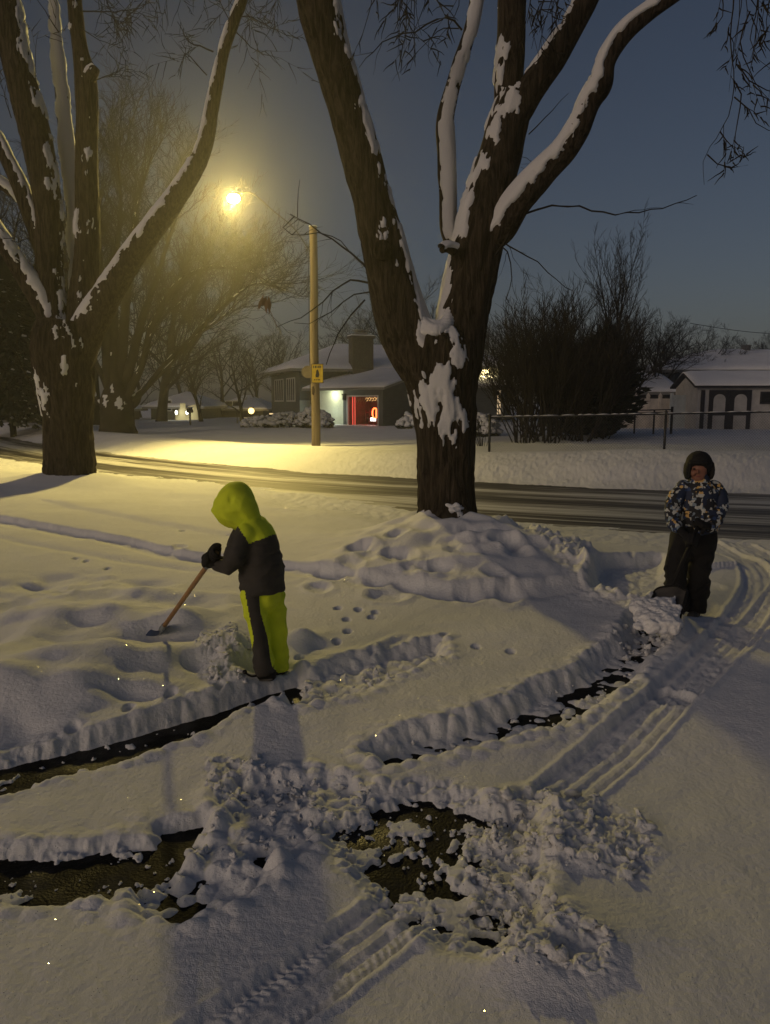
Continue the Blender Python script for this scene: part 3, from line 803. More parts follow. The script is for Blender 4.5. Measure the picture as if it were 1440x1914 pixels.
def middle_maple():
    rng = random.Random(5)
    Y = 8.2
    x, y = TREE2_AT
    root = thing('maple_tree', 'huge forked bare maple with dark furrowed bark on the snow hill by the road', 'tree', (x, y, H1(x, y)), 'bare street maples')
    b, s, c = MB(), MB(), MB()
    blobs_t = [(800, 740, 34, 66, 1.0), (835, 770, 26, 50, .8), (822, 700, 24, 34, .7), (790, 760, 22, 30, .7), (838, 640, 22, 40, .7), (815, 720, 40, 26, .7), (848, 665, 14, 36, .6), (862, 948, 18, 14, .9)]
    limb(b, s, [(838, 1010, 140, Y), (836, 960, 110, Y), (834, 900, 101, Y), (835, 850, 100, Y), (834, 790, 105, Y), (828, 730, 120, Y), (824, 680, 130, Y), (824, 640, 124, Y), (826, 612, 86, Y)],
         thr=1.25, blobs=blobs_t, ns=128, step=.025, fur=.095, thick=.022)
    # left fork
    limb(b, s, [(824, 740, 96, Y), (800, 690, 102, Y), (768, 640, 98, Y), (744, 570, 90, Y - .05), (722, 480, 80, Y - .1), (694, 370, 74, Y - .15), (668, 270, 72, Y - .2), (642, 180, 70, Y - .25), (612, 80, 74, Y - .3), (594, 0, 78, Y - .35), (572, -110, 72, Y - .4), (548, -240, 62, Y - .45)],
         thr=.78, thick=.018, sdir=(.8, -.15, .6), blobs=[(728, 432, 26, 30, .9), (802, 632, 26, 34, 1.2), (808, 660, 20, 36, .8), (640, 20, 16, 50, .5)], ns=84, step=.035)
    # right fork
    limb(b, s, [(838, 740, 92, Y), (850, 680, 100, Y + .02), (862, 610, 92, Y + .05), (880, 520, 92, Y + .1), (895, 450, 94, Y + .12), (910, 380, 90, Y + .15), (932, 300, 80, Y + .2), (950, 230, 74, Y + .22), (966, 180, 70, Y + .22)],
         thr=.96, thick=.018, sdir=(-.85, -.25, .45), blobs=[(838, 640, 22, 40, 1.0), (848, 672, 14, 36, .7), (952, 180, 12, 36, .7), (922, 250, 7, 26, .4)], ns=80, step=.035)
    limb(b, s, [(955, 250, 62, Y + .22), (952, 160, 54, Y + .25), (955, 80, 52, Y + .3), (957, 0, 50, Y + .35), (958, -120, 46, Y + .4), (950, -240, 38, Y + .4)], thr=.95, thick=.02, sdir=(-.7, -.4, .6), ns=56, step=.04)
    limb(b, s, [(950, 235, 66, Y + .2), (985, 180, 56, Y + .15), (1028, 118, 50, Y + .1), (1070, 50, 44, Y + .05), (1106, -20, 40, Y), (1150, -130, 36, Y - .1), (1180, -240, 30, Y - .2)],
         thr=.8, thick=.018, sdir=(-.75, -.15, .62), ns=56, step=.035)
    # long limb reaching right under snow
    limb(b, s, [(905, 450, 66, Y + .1), (938, 425, 58, Y), (968, 378, 54, Y - .1), (1012, 326, 50, Y - .2), (1055, 282, 46, Y - .3), (1082, 240, 42, Y - .38), (1102, 192, 40, Y - .42), (1122, 158, 44, Y - .46), (1135, 112, 34, Y - .5), (1168, 62, 34, Y - .55), (1215, 22, 32, Y - .6), (1262, -12, 30, Y - .65), (1340, -70, 28, Y - .7), (1440, -120, 24, Y - .8), (1560, -150, 18, Y - .9)],
         thr=.46, thick=.022, sdir=(-.62, -.30, .70), ns=56, step=.03)
    # thin upright limb plastered with snow
    limb(b, s, [(852, 470, 26, Y + .3), (838, 425, 32, Y + .35), (836, 360, 32, Y + .38), (834, 290, 32, Y + .4), (832, 228, 32, Y + .42), (846, 165, 28, Y + .44), (862, 110, 26, Y + .46), (878, 60, 24, Y + .48), (890, 0, 25, Y + .5), (898, -80, 22, Y + .5), (905, -180, 18, Y + .5)],
         thr=.3, thick=.016, sdir=(.35, -.75, .5), ns=40, step=.03)
    # broken stub and crotch snow
    limb(b, s, [(850, 470, 20, Y - .2), (836, 464, 16, Y - .25), (826, 468, 12, Y - .3)], thr=.3, ns=20, step=.03)
    cc = D(806, 606, Y - .05)
    sad = catmull([(*D(764, 552, Y - 0.026), .022), (*D(776, 580, Y - 0.103), .055), (*D(792, 606, Y - 0.172), .095), (*D(812, 618, Y - 0.215), .125), (*D(830, 610, Y - 0.181), .10), (*D(840, 582, Y - 0.103), .05), (*D(846, 552, Y - 0.034), .018)], .02)
    for k_, q_ in enumerate(sad):
        if k_ % 2 == 0: s.ball(q_[:3], q_[3] * .98, 24, 16, sc=(1.0, .95, .85), noise=.22, seed=3 + k_ * .02)
    for bx, by, dy, r_ in ((800, 632, -.27, .085), (822, 644, -.30, .10), (840, 634, -.28, .08), (846, 660, -.30, .055), (838, 676, -.31, .04)):
        s.ball(D(bx, by, Y + dy * .86), r_ * .85, 26, 18, sc=(1.1, .6, 1.2), noise=.8, seed=bx * .1)
    s.ball(D(848, 950, Y - .32), .07, 20, 14, sc=(1, .7, .7), noise=.7, seed=4)
    # knot on the left fork
    kp = D(716, 466, Y - .38)
    b.tube([kp + np.array([0, .12, 0]), kp, kp + np.array([0, -.03, 0]), kp + np.array([0, .04, 0])], [.10, .095, .075, .035], 20)
    # twigs seen against the sky
    tw = [([(925, 475), (985, 400), (1060, 385), (1150, 400), (1240, 388), (1300, 366)], .014, .004, 2),
          ([(690, 500), (640, 462), (600, 435), (560, 408), (545, 402)], .013, .004, 3),
          ([(556, 406), (558, 380), (563, 335)], .005, .002, 0),
          ([(552, 404), (530, 425), (545, 440), (620, 440), (690, 505)], .007, .004, 2),
          ([(690, 528), (655, 524), (620, 545), (585, 580), (545, 602), (518, 610)], .012, .003, 3),
          ([(692, 545), (660, 550), (620, 582), (580, 604), (552, 605)], .008, .003, 2),
          ([(684, 560), (655, 590), (630, 625), (612, 680)], .010, .004, 0),
          ([(866, 55), (850, 38), (815, 36), (775, 58), (735, 70), (700, 95), (670, 125)], .011, .003, 3),
          ([(860, 52), (830, 52), (800, 75), (760, 118)], .006, .002, 2),
          ([(935, 455), (950, 470), (955, 520), (945, 560)], .008, .003, 1), ([(940, 450), (970, 470), (1005, 490), (1040, 525), (1070, 545)], .009, .003, 2),
          ([(990, 250), (1020, 222), (1062, 172)], .007, .002, 0), ([(975, 355), (1000, 310), (985, 295), (960, 290)], .006, .002, 1),
          ([(1015, 350), (990, 320), (975, 312)], .005, .002, 0)]
    for pts, r0, r1, k in tw: twig_px(c, pts, Y - .1, r0, r1, rng, k, .35, .1)
    for k in range(9):          # fine sprays hanging in from above the frame
        x0 = rng.uniform(700, 930)
        twig_px(c, [(x0, -60), (x0 + rng.uniform(-25, 10), 10), (x0 + rng.uniform(-50, 20), rng.uniform(40, 110))], Y + rng.uniform(-.6, .6), .006, .002, rng, 3, .4, .25, 1)
    for k in range(8):
        x0 = rng.uniform(985, 1040)
        twig_px(c, [(x0 + 20, -40), (x0, 20), (x0 + rng.uniform(-25, 25), rng.uniform(60, 110))], Y + rng.uniform(-.4, .6), .005, .002, rng, 2, .3, .2, 1)
    hang = [[(1370, -60), (1368, 40), (1370, 110), (1372, 160), (1360, 215), (1330, 275), (1318, 300), (1316, 345)],
            [(1372, 150), (1386, 175), (1380, 230), (1376, 270), (1376, 300)], [(1322, 288), (1342, 306), (1370, 315), (1400, 308)], [(1348, 245), (1370, 275), (1385, 295)],
            [(1372, 180), (1400, 205), (1415, 230), (1440, 245), (1470, 240)], [(1425, -40), (1410, 30), (1402, 70), (1418, 110), (1440, 130)],
            [(1440, -30), (1432, 40), (1438, 60)], [(1405, 20), (1385, 80), (1400, 130), (1420, 170), (1432, 210)], [(1382, 120), (1400, 150), (1430, 170), (1470, 175)], [(1350, -40), (1348, 30), (1330, 60), (1315, 70)]]
    for h in hang: twig_px(c, h, Y - .8, .0075, .002, rng, 2, .3, .18, 1)
    for k in range(7):
        x0 = rng.uniform(1385, 1470)
        twig_px(c, [(x0, -60), (x0 + rng.uniform(-20, 20), 40), (x0 + rng.uniform(-40, 30), rng.uniform(90, 230))], Y - .8 + rng.uniform(-.4, .4), .005, .0015, rng, 2, .3, .2, 1)
    tr = b.build('trunk', BARK, root, smooth=True)
    s.build('snow', SNOW_T, tr, smooth=True)
    c.build('crown', TWIG, root, smooth=True)
    # one withered leaf cluster caught on a low twig
    lf = MB()
    for k in range(7):
        q = D(497 + rng.uniform(-7, 8), 553 + rng.uniform(-3, 6), Y - .1)
        L = rng.uniform(.10, .19); a = rng.uniform(-.5, .5)
        t = np.array([math.sin(a) * L, rng.uniform(-.03, .03), -L])
        wv = np.array([.022, rng.uniform(-.015, .015), .004])
        lf.add([q, q + .45 * t - wv, q + t, q + .45 * t + wv], [(0, 1, 2, 3)])
        lf.add([q + .004, q + .45 * t - wv * .6 + .012, q + t * 1.05, q + .45 * t + wv * .3 + .012], [(0, 1, 2, 3)])
    lf.tube([D(518, 610, Y - .1), D(505, 580, Y - .1), D(498, 556, Y - .1)], [.003, .003, .002], 4)
    lf.build('dry_leaf', mat('dry_leaf', (.16, .10, .05), .8), root)
middle_maple()

# ---------------------------------------------------------------- big maple at left
def left_maple():
    rng = random.Random(8)
    Y = 15.0
    x, y = TREE1_AT
    root = thing('maple_tree', 'tall many-limbed bare maple with snowy crotches and a long shadow on the snow', 'tree', (x, y, H1(x, y)), 'bare street maples')
    b, s, c = MB(), MB(), MB()
    kw = dict(ns=72, step=.032)
    limb(b, s, [(132, 940, 120, Y), (132, 893, 94, Y), (131, 850, 84, Y), (128, 790, 82, Y), (124, 730, 92, Y), (120, 680, 104, Y), (120, 640, 108, Y), (122, 600, 90, Y)], thr=1.3,
         blobs=[(84, 735, 13, 42, 1.1), (98, 745, 9, 30, .8), (128, 620, 12, 24, .9), (146, 600, 12, 40, .5), (140, 690, 7, 24, .8), (152, 720, 5, 10, .6), (150, 640, 14, 20, .5), (106, 735, 4, 12, .5)], ns=112, step=.028)
    limb(b, s, [(118, 700, 60, Y), (106, 640, 62, Y), (95, 560, 52, Y), (91, 470, 48, Y), (92, 400, 48, Y), (82, 330, 52, Y), (66, 250, 56, Y), (48, 180, 54, Y), (30, 100, 52, Y), (14, 20, 50, Y), (-10, -100, 44, Y), (-30, -220, 36, Y)],
         thr=.78, sdir=(.8, -.1, .6), blobs=[(98, 255, 8, 22, .8), (76, 205, 6, 22, .6), (98, 345, 4, 18, .8)], **kw)
    limb(b, s, [(136, 700, 56, Y), (146, 640, 56, Y), (156, 560, 52, Y + .1), (162, 480, 44, Y + .1), (164, 400, 44, Y + .1), (162, 300, 40, Y + .1), (163, 200, 40, Y + .1), (160, 140, 38, Y + .1), (150, 90, 28, Y + .1), (142, 30, 26, Y + .1), (136, -60, 24, Y + .1), (132, -200, 20, Y + .1)],
         thr=.95, sdir=(.4, -.6, .7), blobs=[(160, 118, 8, 14, .9), (176, 330, 8, 10, 1.0), (150, 430, 12, 22, .7), (138, 52, 8, 8, .6), (155, 400, 10, 8, .7)], **kw)
    limb(b, s, [(165, 150, 28, Y + .05), (176, 132, 22, Y), (180, 126, 16, Y)], thr=.5, ns=24, step=.04)
    limb(b, s, [(146, 560, 24, Y + .5), (140, 460, 24, Y + .5), (136, 380, 24, Y + .5), (126, 280, 26, Y + .5), (118, 200, 24, Y + .5), (110, 120, 22, Y + .5), (104, 60, 18, Y + .5), (98, -30, 14, Y + .5), (90, -120, 12, Y + .5)],
         thr=.15, sdir=(.3, -.8, .45), thick=.04, ns=36, step=.05)
    limb(b, s, [(142, 680, 64, Y), (168, 610, 60, Y - .1), (205, 545, 50, Y - .3), (248, 478, 44, Y - .5), (292, 420, 42, Y - .7), (330, 368, 38, Y - .8), (362, 318, 34, Y - .9), (384, 270, 28, Y - .95), (396, 210, 24, Y - 1), (408, 150, 22, Y - 1), (420, 95, 20, Y - 1), (438, 40, 20, Y - 1), (458, -10, 17, Y - 1), (480, -90, 14, Y - 1)],
         thr=.55, sdir=(-.72, -.2, .68), thick=.028, ns=48, step=.045)
    limb(b, s, [(98, 600, 46, Y), (70, 548, 42, Y - .1), (40, 505, 34, Y - .2), (8, 455, 30, Y - .3), (-30, 400, 26, Y - .4), (-80, 320, 20, Y - .5)], thr=.45, sdir=(.6, -.3, .72), thick=.05, ns=36, step=.05)
    limb(b, s, [(84, 470, 34, Y + .1), (62, 415, 32, Y + .1), (38, 350, 28, Y + .1), (14, 300, 24, Y + .1), (-10, 250, 22, Y + .1), (-50, 180, 18, Y + .1)], thr=.6, sdir=(.7, -.2, .65), ns=32, step=.05)
    limb(b, s, [(66, 400, 22, Y + .3), (40, 372, 22, Y + .3), (12, 350, 20, Y + .3), (-30, 322, 18, Y + .3)], thr=.2, sdir=(-.2, -.6, .7), ns=28, step=.05)
    tw = [([(400, 96), (375, 86), (352, 78), (332, 40)], .016, .005, 4), ([(388, 140), (368, 120), (345, 100), (338, 150)], .012, .004, 4), ([(410, 70), (440, 60), (480, 95), (520, 110)], .014, .004, 5),
          ([(420, 50), (460, 30), (520, 58), (560, 72)], .012, .004, 5), ([(432, 40), (415, 10), (400, -20)], .01, .004, 3), ([(176, 150), (205, 140), (232, 126)], .012, .004, 4),
          ([(150, 20), (190, 22), (250, 18), (280, 4)], .014, .004, 4), ([(150, 50), (185, 75), (230, 86)], .010, .003, 4), ([(110, 60), (85, 20), (60, -10)], .012, .004, 3),
          ([(75, 180), (65, 140), (72, 60)], .010, .003, 3), ([(20, 220), (10, 180), (16, 140)], .01, .003, 4), ([(80, 770), (48, 700), (30, 660), (10, 640)], .018, .004, 3), ([(76, 715), (50, 704), (15, 706)], .012, .004, 2),
          ([(60, 520), (30, 470), (10, 430)], .012, .004, 4)]
    for pts, r0, r1, k in tw: twig_px(c, pts, Y - (.9 if pts[0][0] > 330 else 0), r0, r1, rng, k, .8, .05, 1)
    for k in range(14):
        x0 = rng.uniform(190, 560)
        twig_px(c, [(x0, -70), (x0 + rng.uniform(-40, 40), -10), (x0 + rng.uniform(-60, 60), rng.uniform(5, 60))], Y - .5, .009, .003, rng, 4, .7, .15, 1)
    tr = b.build('trunk', BARK, root, smooth=True)
    s.build('snow', SNOW_T, tr, smooth=True)
    c.build('crown', TWIG, root, smooth=True)
left_maple()

# ---------------------------------------------------------------- many-stemmed tree across the road
def stem_maple():
    rng = random.Random(21)
    Y = 33.0
    x = D(222, 800, Y)[0]
    root = thing('maple_tree', 'broad many-stemmed bare tree across the road with arching snow-lined limbs', 'tree', (x, Y, H1(x, Y) - .05), 'bare street maples')
    b, s, c = MB(), MB(), MB()
    stems = [[(222, 818, 76), (221, 800, 62), (220, 780, 57), (219, 760, 56), (217, 742, 50), (216, 722, 34), (215, 700, 12)],
             [(205, 740, 26), (198, 640, 24), (190, 520, 18), (182, 420, 12), (176, 330, 7), (172, 290, 4)],
             [(212, 740, 28), (212, 620, 26), (218, 480, 16), (226, 390, 10), (222, 310, 6), (216, 270, 3)],
             [(222, 740, 28), (230, 640, 26), (238, 540, 22), (246, 450, 13), (260, 370, 8), (278, 310, 5), (290, 270, 3)],
             [(228, 745, 28), (250, 660, 24), (268, 590, 20), (290, 530, 14), (315, 450, 9), (338, 380, 5), (350, 330, 3)],
             [(232, 750, 24), (262, 690, 20), (282, 620, 18), (310, 560, 15), (345, 520, 12), (400, 500, 9), (470, 510, 6), (520, 540, 3)],
             [(236, 756, 22), (268, 730, 14), (300, 690, 12), (340, 650, 11), (390, 600, 10), (440, 555, 8), (480, 530, 5), (540, 545, 3)],
             [(240, 762, 16), (280, 720, 10), (320, 680, 9), (370, 628, 8), (420, 590, 6), (450, 560, 3)],
             [(205, 765, 18), (186, 752, 16), (174, 730, 14), (164, 690, 12), (160, 600, 10), (158, 480, 7)],
             [(234, 758, 18), (250, 760, 13), (262, 740, 10), (256, 700, 8), (268, 660, 7), (300, 600, 6), (345, 560, 4)],
             [(205, 738, 16), (190, 700, 13), (172, 650, 11), (168, 560, 9), (172, 470, 6)]]
    for k, st in enumerate(stems):
        pts = [(a, bb, w * (1 if k == 0 else .72), Y + (0 if k == 0 else rng.uniform(-.3, .3) + i * rng.uniform(-.25, .25))) for i, (a, bb, w) in enumerate(st)]
        limb(b, s, pts, thr=.85 if k else 1.2, thick=.02, sdir=(-.1, -.3, .9), ns=16 if k else 44, step=.2 if k else .08, fur=.04 if k else .1, blobs=() if k else [(205, 745, 8, 16, 1), (232, 752, 8, 14, 1), (218, 730, 6, 14, .9)])
        if k:
            P = catmull([tuple(D(a, bb, yy)) for a, bb, w, yy in pts], .5)
            n = len(P)
            for q in range(n // 4, n - 1):
                for rep in range(2):
                    d = P[q + 1] - P[q]; d = d / np.linalg.norm(d)
                    v = Vector(d) * .9 + Vector((rng.uniform(-.8, .8), rng.uniform(-.8, .8), rng.uniform(-.2, .8)))
                    grow(c, P[q], v, rng.uniform(1.4, 3.8), .026, 2, rng, .07, .22, (8, 7), (.35, .85), .55, 5, nsides=(3, 3, 3))
            grow(c, P[-1], P[-1] - P[-2], 2.0, .02, 2, rng, .05, .24, (7, 6), (.35, .85), .55, 5, nsides=(3, 3, 3))
    tr = b.build('trunk', BARK_FAR, root, smooth=True)
    s.build('snow', SNOW_T, tr, smooth=True)
    c.build('crown', TWIG, root, smooth=True)
stem_maple()

# ---------------------------------------------------------------- prototypes of the far trees (built once, copied)
def bare_tree(seed, h=10, first=.22, levels=3, spread=(.4, .8), up=.05, trunk_r=.2, nlimb=9, forks=3, gn=.2, kids=(5, 6, 6), limb_l=.5):
    rng = random.Random(seed)
    t, c = MB(), MB()
    pts = [Vector((0, 0, -.2))]; d = Vector((0, 0, 1))
    hh = h * .62
    for i in range(8):
        d = (d + Vector((rng.uniform(-.12, .12), rng.uniform(-.12, .12), .1))).normalized()
        pts.append(pts[-1] + d * hh / 8)
    t.tube([tuple(p) for p in pts], [trunk_r * (1.25 if i == 0 else 1 - .75 * i / 8) for i in range(9)], 9, cap=False)
    for k in range(nlimb):
        f = first + (1 - first) * (k + rng.random() * .6) / nlimb
        i = min(7, int(f * 8)); q = pts[i].lerp(pts[i + 1], f * 8 - i)
        az = k * 2.4 + rng.uniform(-.5, .5); el = rng.uniform(*spread)
        v = Vector((math.cos(az) * math.sin(el), math.sin(az) * math.sin(el), math.cos(el)))
        grow(c, q, v, h * limb_l * (1.05 - .4 * f) * rng.uniform(.8, 1.1), trunk_r * .42 * (1.1 - .6 * f), levels, rng, up, gn, kids, (.35, .8), .52, 6, nsides=(3, 3, 3, 5))
    return t, c

def shrub(seed, h=4, n=9, r=.03, lean=.5, kids=(5, 6), gn=.14):
    rng = random.Random(seed); t, c = MB(), MB()
    for k in range(n):
        az = rng.uniform(0, 2 * PI); el = rng.uniform(.05, lean)
        p = Vector((math.cos(az) * .25 * rng.random(), math.sin(az) * .25 * rng.random(), -.1))
        v = Vector((math.cos(az) * math.sin(el), math.sin(az) * math.sin(el), math.cos(el)))
        L = h * rng.uniform(.35, .5)
        q = p + v * L
        t.tube([tuple(p), tuple(p + v * L * .5 + Vector((rng.uniform(-.05, .05), rng.uniform(-.05, .05), 0))), tuple(q)], [r, r * .85, r * .7], 5, cap=False)
        grow(c, q, v, h * rng.uniform(.45, .65), r * .7, 2, rng, .06, gn, kids, (.25, .7), .5, 6, nsides=(3, 3, 4))
        for m in range(2):
            grow(c, p.lerp(q, rng.uniform(.4, .95)), v + Vector((rng.uniform(-.6, .6), rng.uniform(-.6, .6), .2)), h * rng.uniform(.3, .5), r * .5, 2, rng, .08, gn, kids, (.25, .7), .5, 5, nsides=(3, 3, 4))
    return t, c

PROTO = {}
def place(kind, px, py_base, Y, h_top_px, label, group, name='bare_tree', rz=None, wide=1.0, sink=0.0):
    """a copy of a far tree, its base at a photo column, scaled so its top reaches a photo row"""
    gen, h0 = KINDS[kind]
    x = D(px, 760, Y)[0]; z = H1(x, Y) - .05 - sink
    top = D(px, h_top_px, Y)[2]
    sc = (top - z) / h0
    if kind not in PROTO:
        root = thing(name, label, 'tree' if 'tree' in name else 'bush', (0, 0, 0), group)
        t, c = gen()
        tree_part(root, t, c, BARK_FAR, TWIG)
        PROTO[kind] = root; o = root
    else:
        o = copy_tree(PROTO[kind]); o['label'] = label; o.name = name
        if group: o['group'] = group
    o.location = (x, Y, z); o.scale = (sc * wide, sc * wide, sc)
    o.rotation_euler = (0, 0, rz if rz is not None else (px * 1.7) % 6.28)
    return o

KINDS = {
    'a': (lambda: bare_tree(31, 10, .2, 3, (.35, .85), .05), 10.6),
    'b': (lambda: bare_tree(47, 10, .3, 3, (.3, .7), .06, gn=.24), 10.6),
    'c': (lambda: bare_tree(53, 10, .15, 3, (.6, 1.1), .03, gn=.26, limb_l=.55), 9.8),
    'up': (lambda: bare_tree(67, 10, .28, 3, (.18, .45), .12, gn=.10, kids=(4, 5, 5), nlimb=13, trunk_r=.14), 11.0),
    's1': (lambda: shrub(71, 4, 9, .024, kids=(4, 6)), 4.3), 's2': (lambda: shrub(83, 4, 10, .022, .6, kids=(4, 6)), 4.3), 's3': (lambda: shrub(97, 4, 13, .024, .8, (5, 6)), 4.2),
}
FARL = 'trees of the dark treeline behind the far houses'
rows = [  # kind, px, depth, top px, label
    ('a', 262, 62, 600, 'dim bare tree rising over the snowy roof with two white lamps'), ('b', 300, 58, 590, 'dim bare tree just left of the twin garage lamps'),
    ('c', 338, 66, 585, 'spreading bare tree above the twin garage lamps'), ('a', 376, 50, 600, 'bare tree standing in front of the lamp-lit yellow garage wall'),
    ('b', 415, 64, 570, 'bare tree behind the gap between the two far houses'), ('c', 452, 50, 610, 'short forked bare tree in front of the dark far house'),
    ('a', 486, 68, 585, 'bare tree above the round amber porch lamp'), ('b', 520, 72, 580, 'bare tree behind the left corner of the split-level house'),
    ('c', 548, 66, 600, 'wide bare tree behind the hipped roof left of the pole'), ('a', 640, 70, 560, 'bare tree right behind the brick chimney'),
    ('b', 690, 62, 520, 'bare tree leaning over the roof behind the left maple fork'), ('c', 770, 64, 490, 'round-crowned bare tree framed in the maple fork'),
    ('a', 815, 70, 520, 'bare tree seen low in the maple fork on its right side'), ('b', 905, 66, 560, 'bare tree over the lit gable right of the maple trunk'),
    ('a', 30, 44, 190, 'tall bare tree at the left edge behind the left maple'), ('b', 95, 50, 230, 'tall bare tree behind the left maple trunk'),
    ('c', 300, 52, 330, 'tall hazy bare tree behind the arching limbs near the street lamp'), ('b', 180, 46, 260, 'tall bare tree just right of the left maple stem'),
    ('a', 350, 74, 600, 'small far bare tree between the twin lamps'), ('b', 60, 72, 560, 'far bare tree above the house with the orange door')]
for k, (kind, px, Y, top, lab) in enumerate(rows):
    place(kind, px, 0, Y, top, lab, FARL, rz=k * 1.9, wide=1.15)
FARR = 'bare trees behind the chain-link fence'
for k, (kind, px, Y, top, lab, w) in enumerate([
    ('up', 1148, 30, 352, 'tall upright bare tree with broom-like top above the dark thicket', 1.0),
    ('a', 1010, 36, 520, 'bare tree on the left of the dark thicket', 1.1), ('b', 985, 40, 545, 'bare tree at the left end of the thicket beside the maple', 1.1),
    ('c', 1075, 38, 505, 'wide bare tree inside the dark thicket', 1.1), ('b', 1222, 42, 545, 'bare tree right of the thicket above the snowy garage roof', 1.1),
    ('a', 1262, 48, 560, 'bare tree left of the house with the snowy hip roof', 1.1), ('c', 1300, 52, 590, 'low bare tree fading behind the snowy hip roof', 1.2),
    ('a', 1243, 44, 548, 'dark bare tree right behind the snowy low garage', 1.2), ('b', 1322, 50, 578, 'bare tree behind the left end of the snowy hip roof', 1.3), ('c', 1178, 40, 560, 'bare tree behind the right edge of the thicket', 1.2),
    ('b', 1190, 45, 520, 'bare tree between the tall upright tree and the garage roof', 1.1), ('a', 1385, 66, 592, 'bare tree behind the chimney on the snowy roof', 1.0),
    ('b', 1432, 60, 585, 'bare tree at the right edge behind the snowy roof', 1.1), ('c', 1350, 74, 630, 'far low tree behind the snowy hip roof', 1.2)]):
    place(kind, px, 0, Y, top, lab, FARR, rz=k * 2.3 + 1, wide=w)
SHR = 'bare bushes of the thicket behind the chain-link fence'
for k, (kind, px, Y, top, lab) in enumerate([
    ('s1', 968, 24.5, 610, 'bare bush closest to the maple trunk behind the fence'), ('s2', 985, 23.6, 565, 'bare bush with V-shaped stems by the fence post'),
    ('s3', 1015, 24.6, 545, 'dense bare bush in the left of the thicket'), ('s1', 1032, 23.4, 560, 'bare bush with straight stems in the thicket middle'),
    ('s2', 1062, 25, 548, 'tall bare bush in the thicket middle'), ('s3', 1092, 24.2, 560, 'dense bare bush under the tall upright tree'),
    ('s1', 1128, 25.5, 590, 'bare bush right of the tall upright tree stem'),
    ('s3', 992, 26.5, 585, 'dense bare bush behind the V-stemmed bush'), ('s3', 1040, 27, 540, 'dense bare bush at the back of the thicket'),
    ('s1', 1004, 27, 555, 'thin bare bush at the back left of the thicket'), ('s2', 1115, 27, 570, 'bare bush at the back right of the thicket')]):
    place(kind, px, 0, Y, top, lab, SHR, name='bare_bush', rz=k * 1.3, wide=1.0)

# ---------------------------------------------------------------- evergreens
NEEDLE = mat('needle_green', (.022, .030, .022), .85, .4, 3, spec=.15)
def evergreen(name, label, px, Y, top, w, n, seed, cone=True, snow=.1, base_py=None):
    rng = random.Random(seed)
    x = D(px, 760, Y)[0]; z = H1(x, Y) - .05
    hgt = D(px, top, Y)[2] - z
    root = thing(name, label, 'tree' if cone else 'bush', (x, Y, z))
    t, c, s = MB(), MB(), MB()
    t.tube([(x, Y, z - .1), (x, Y, z + hgt * .5), (x, Y, z + hgt * .96)], [.16, .10, .02], 8)
    for k in range(n):
        f = rng.random() ** .8 if cone else rng.random()
        zz = z + hgt * (.06 + .93 * f)
        az = rng.uniform(0, 2 * PI)
        R = w * ((1 - f) ** .75 if cone else math.sqrt(max(.02, 1 - (2 * f - .95) ** 2)) * (1 + .35 * math.sin(3 * az + 7 * f) + .2 * math.sin(11 * az + 13 * f))); rr = R * (.35 + .65 * rng.random() ** .5)
        p = np.array([x + math.cos(az) * rr, Y + math.sin(az) * rr, zz])
        L = rng.uniform(.25, .55) * (1 if cone else .8)
        o = np.array([math.cos(az), math.sin(az), -.35 if cone else rng.uniform(-.3, .8)]) * L
        tn = np.array([-math.sin(az), math.cos(az), rng.uniform(-.3, .3)]) * L * .35
        dr = np.array([0, 0, -.12 * L])
        c.add([p - o * .5, p + tn + dr, p + o * .7, p - tn + dr], [(0, 1, 2, 3)])
        c.add([p - o * .4 + dr, p + tn * .4 + dr * 3, p + o * .5 + dr * 2, p + .05 * L], [(0, 1, 2, 3)])
        if rng.random() < snow:
            s.add([p - o * .4 + [0, 0, .03], p + tn * .7 + [0, 0, .01], p + o * .5 + [0, 0, .03], p - tn * .7 + [0, 0, .01]], [(0, 1, 2, 3)])
    t.build('trunk', BARK_FAR, root)
    cr = c.build('crown', NEEDLE, root)
    if s.n: s.build('snow', SNOW_T, cr)['kind'] = 'stuff'
    return root
evergreen('spruce_tree', 'black-looking evergreen at the left edge behind the left maple', 22, 36, 470, 3.0, 5200, 4, True, .06)
evergreen('spruce_tree', 'lower dark evergreen beside the house with the orange door', 78, 42, 560, 2.6, 2600, 14, True, .05)
evergreen('evergreen_bush', 'big round black evergreen bush in the right half of the thicket', 1128, 26.2, 612, .9, 1500, 6, False, .0)
evergreen('evergreen_bush', 'dark evergreen bush low in the thicket beside the pale fence', 1085, 27.5, 650, 1.4, 1900, 9, False, .0)
# ================================================================== BUILDINGS, FENCES, POLE
SNOW_R = snow_mat('snow_on_roof', .6, False, (.86, .88, .92))
TRIM = mat('grey_trim', (.30, .30, .29), .6, .1, 3)
WHITE = mat('white_paint', (.55, .55, .54), .6, .08, 3)
DARKWOOD = mat('dark_wood', (.018, .016, .020), .6, .2, 6)
GLASS = mat('dark_glass', (.012, .013, .016), .12, .1, 2, spec=.5)
FASCIA = mat('fascia', (.22, .22, .21), .6, .1, 3)

def frame_M(org, yaw):
    return Matrix.Translation(Vector(org)) @ Matrix.Rotation(yaw, 4, 'Z')

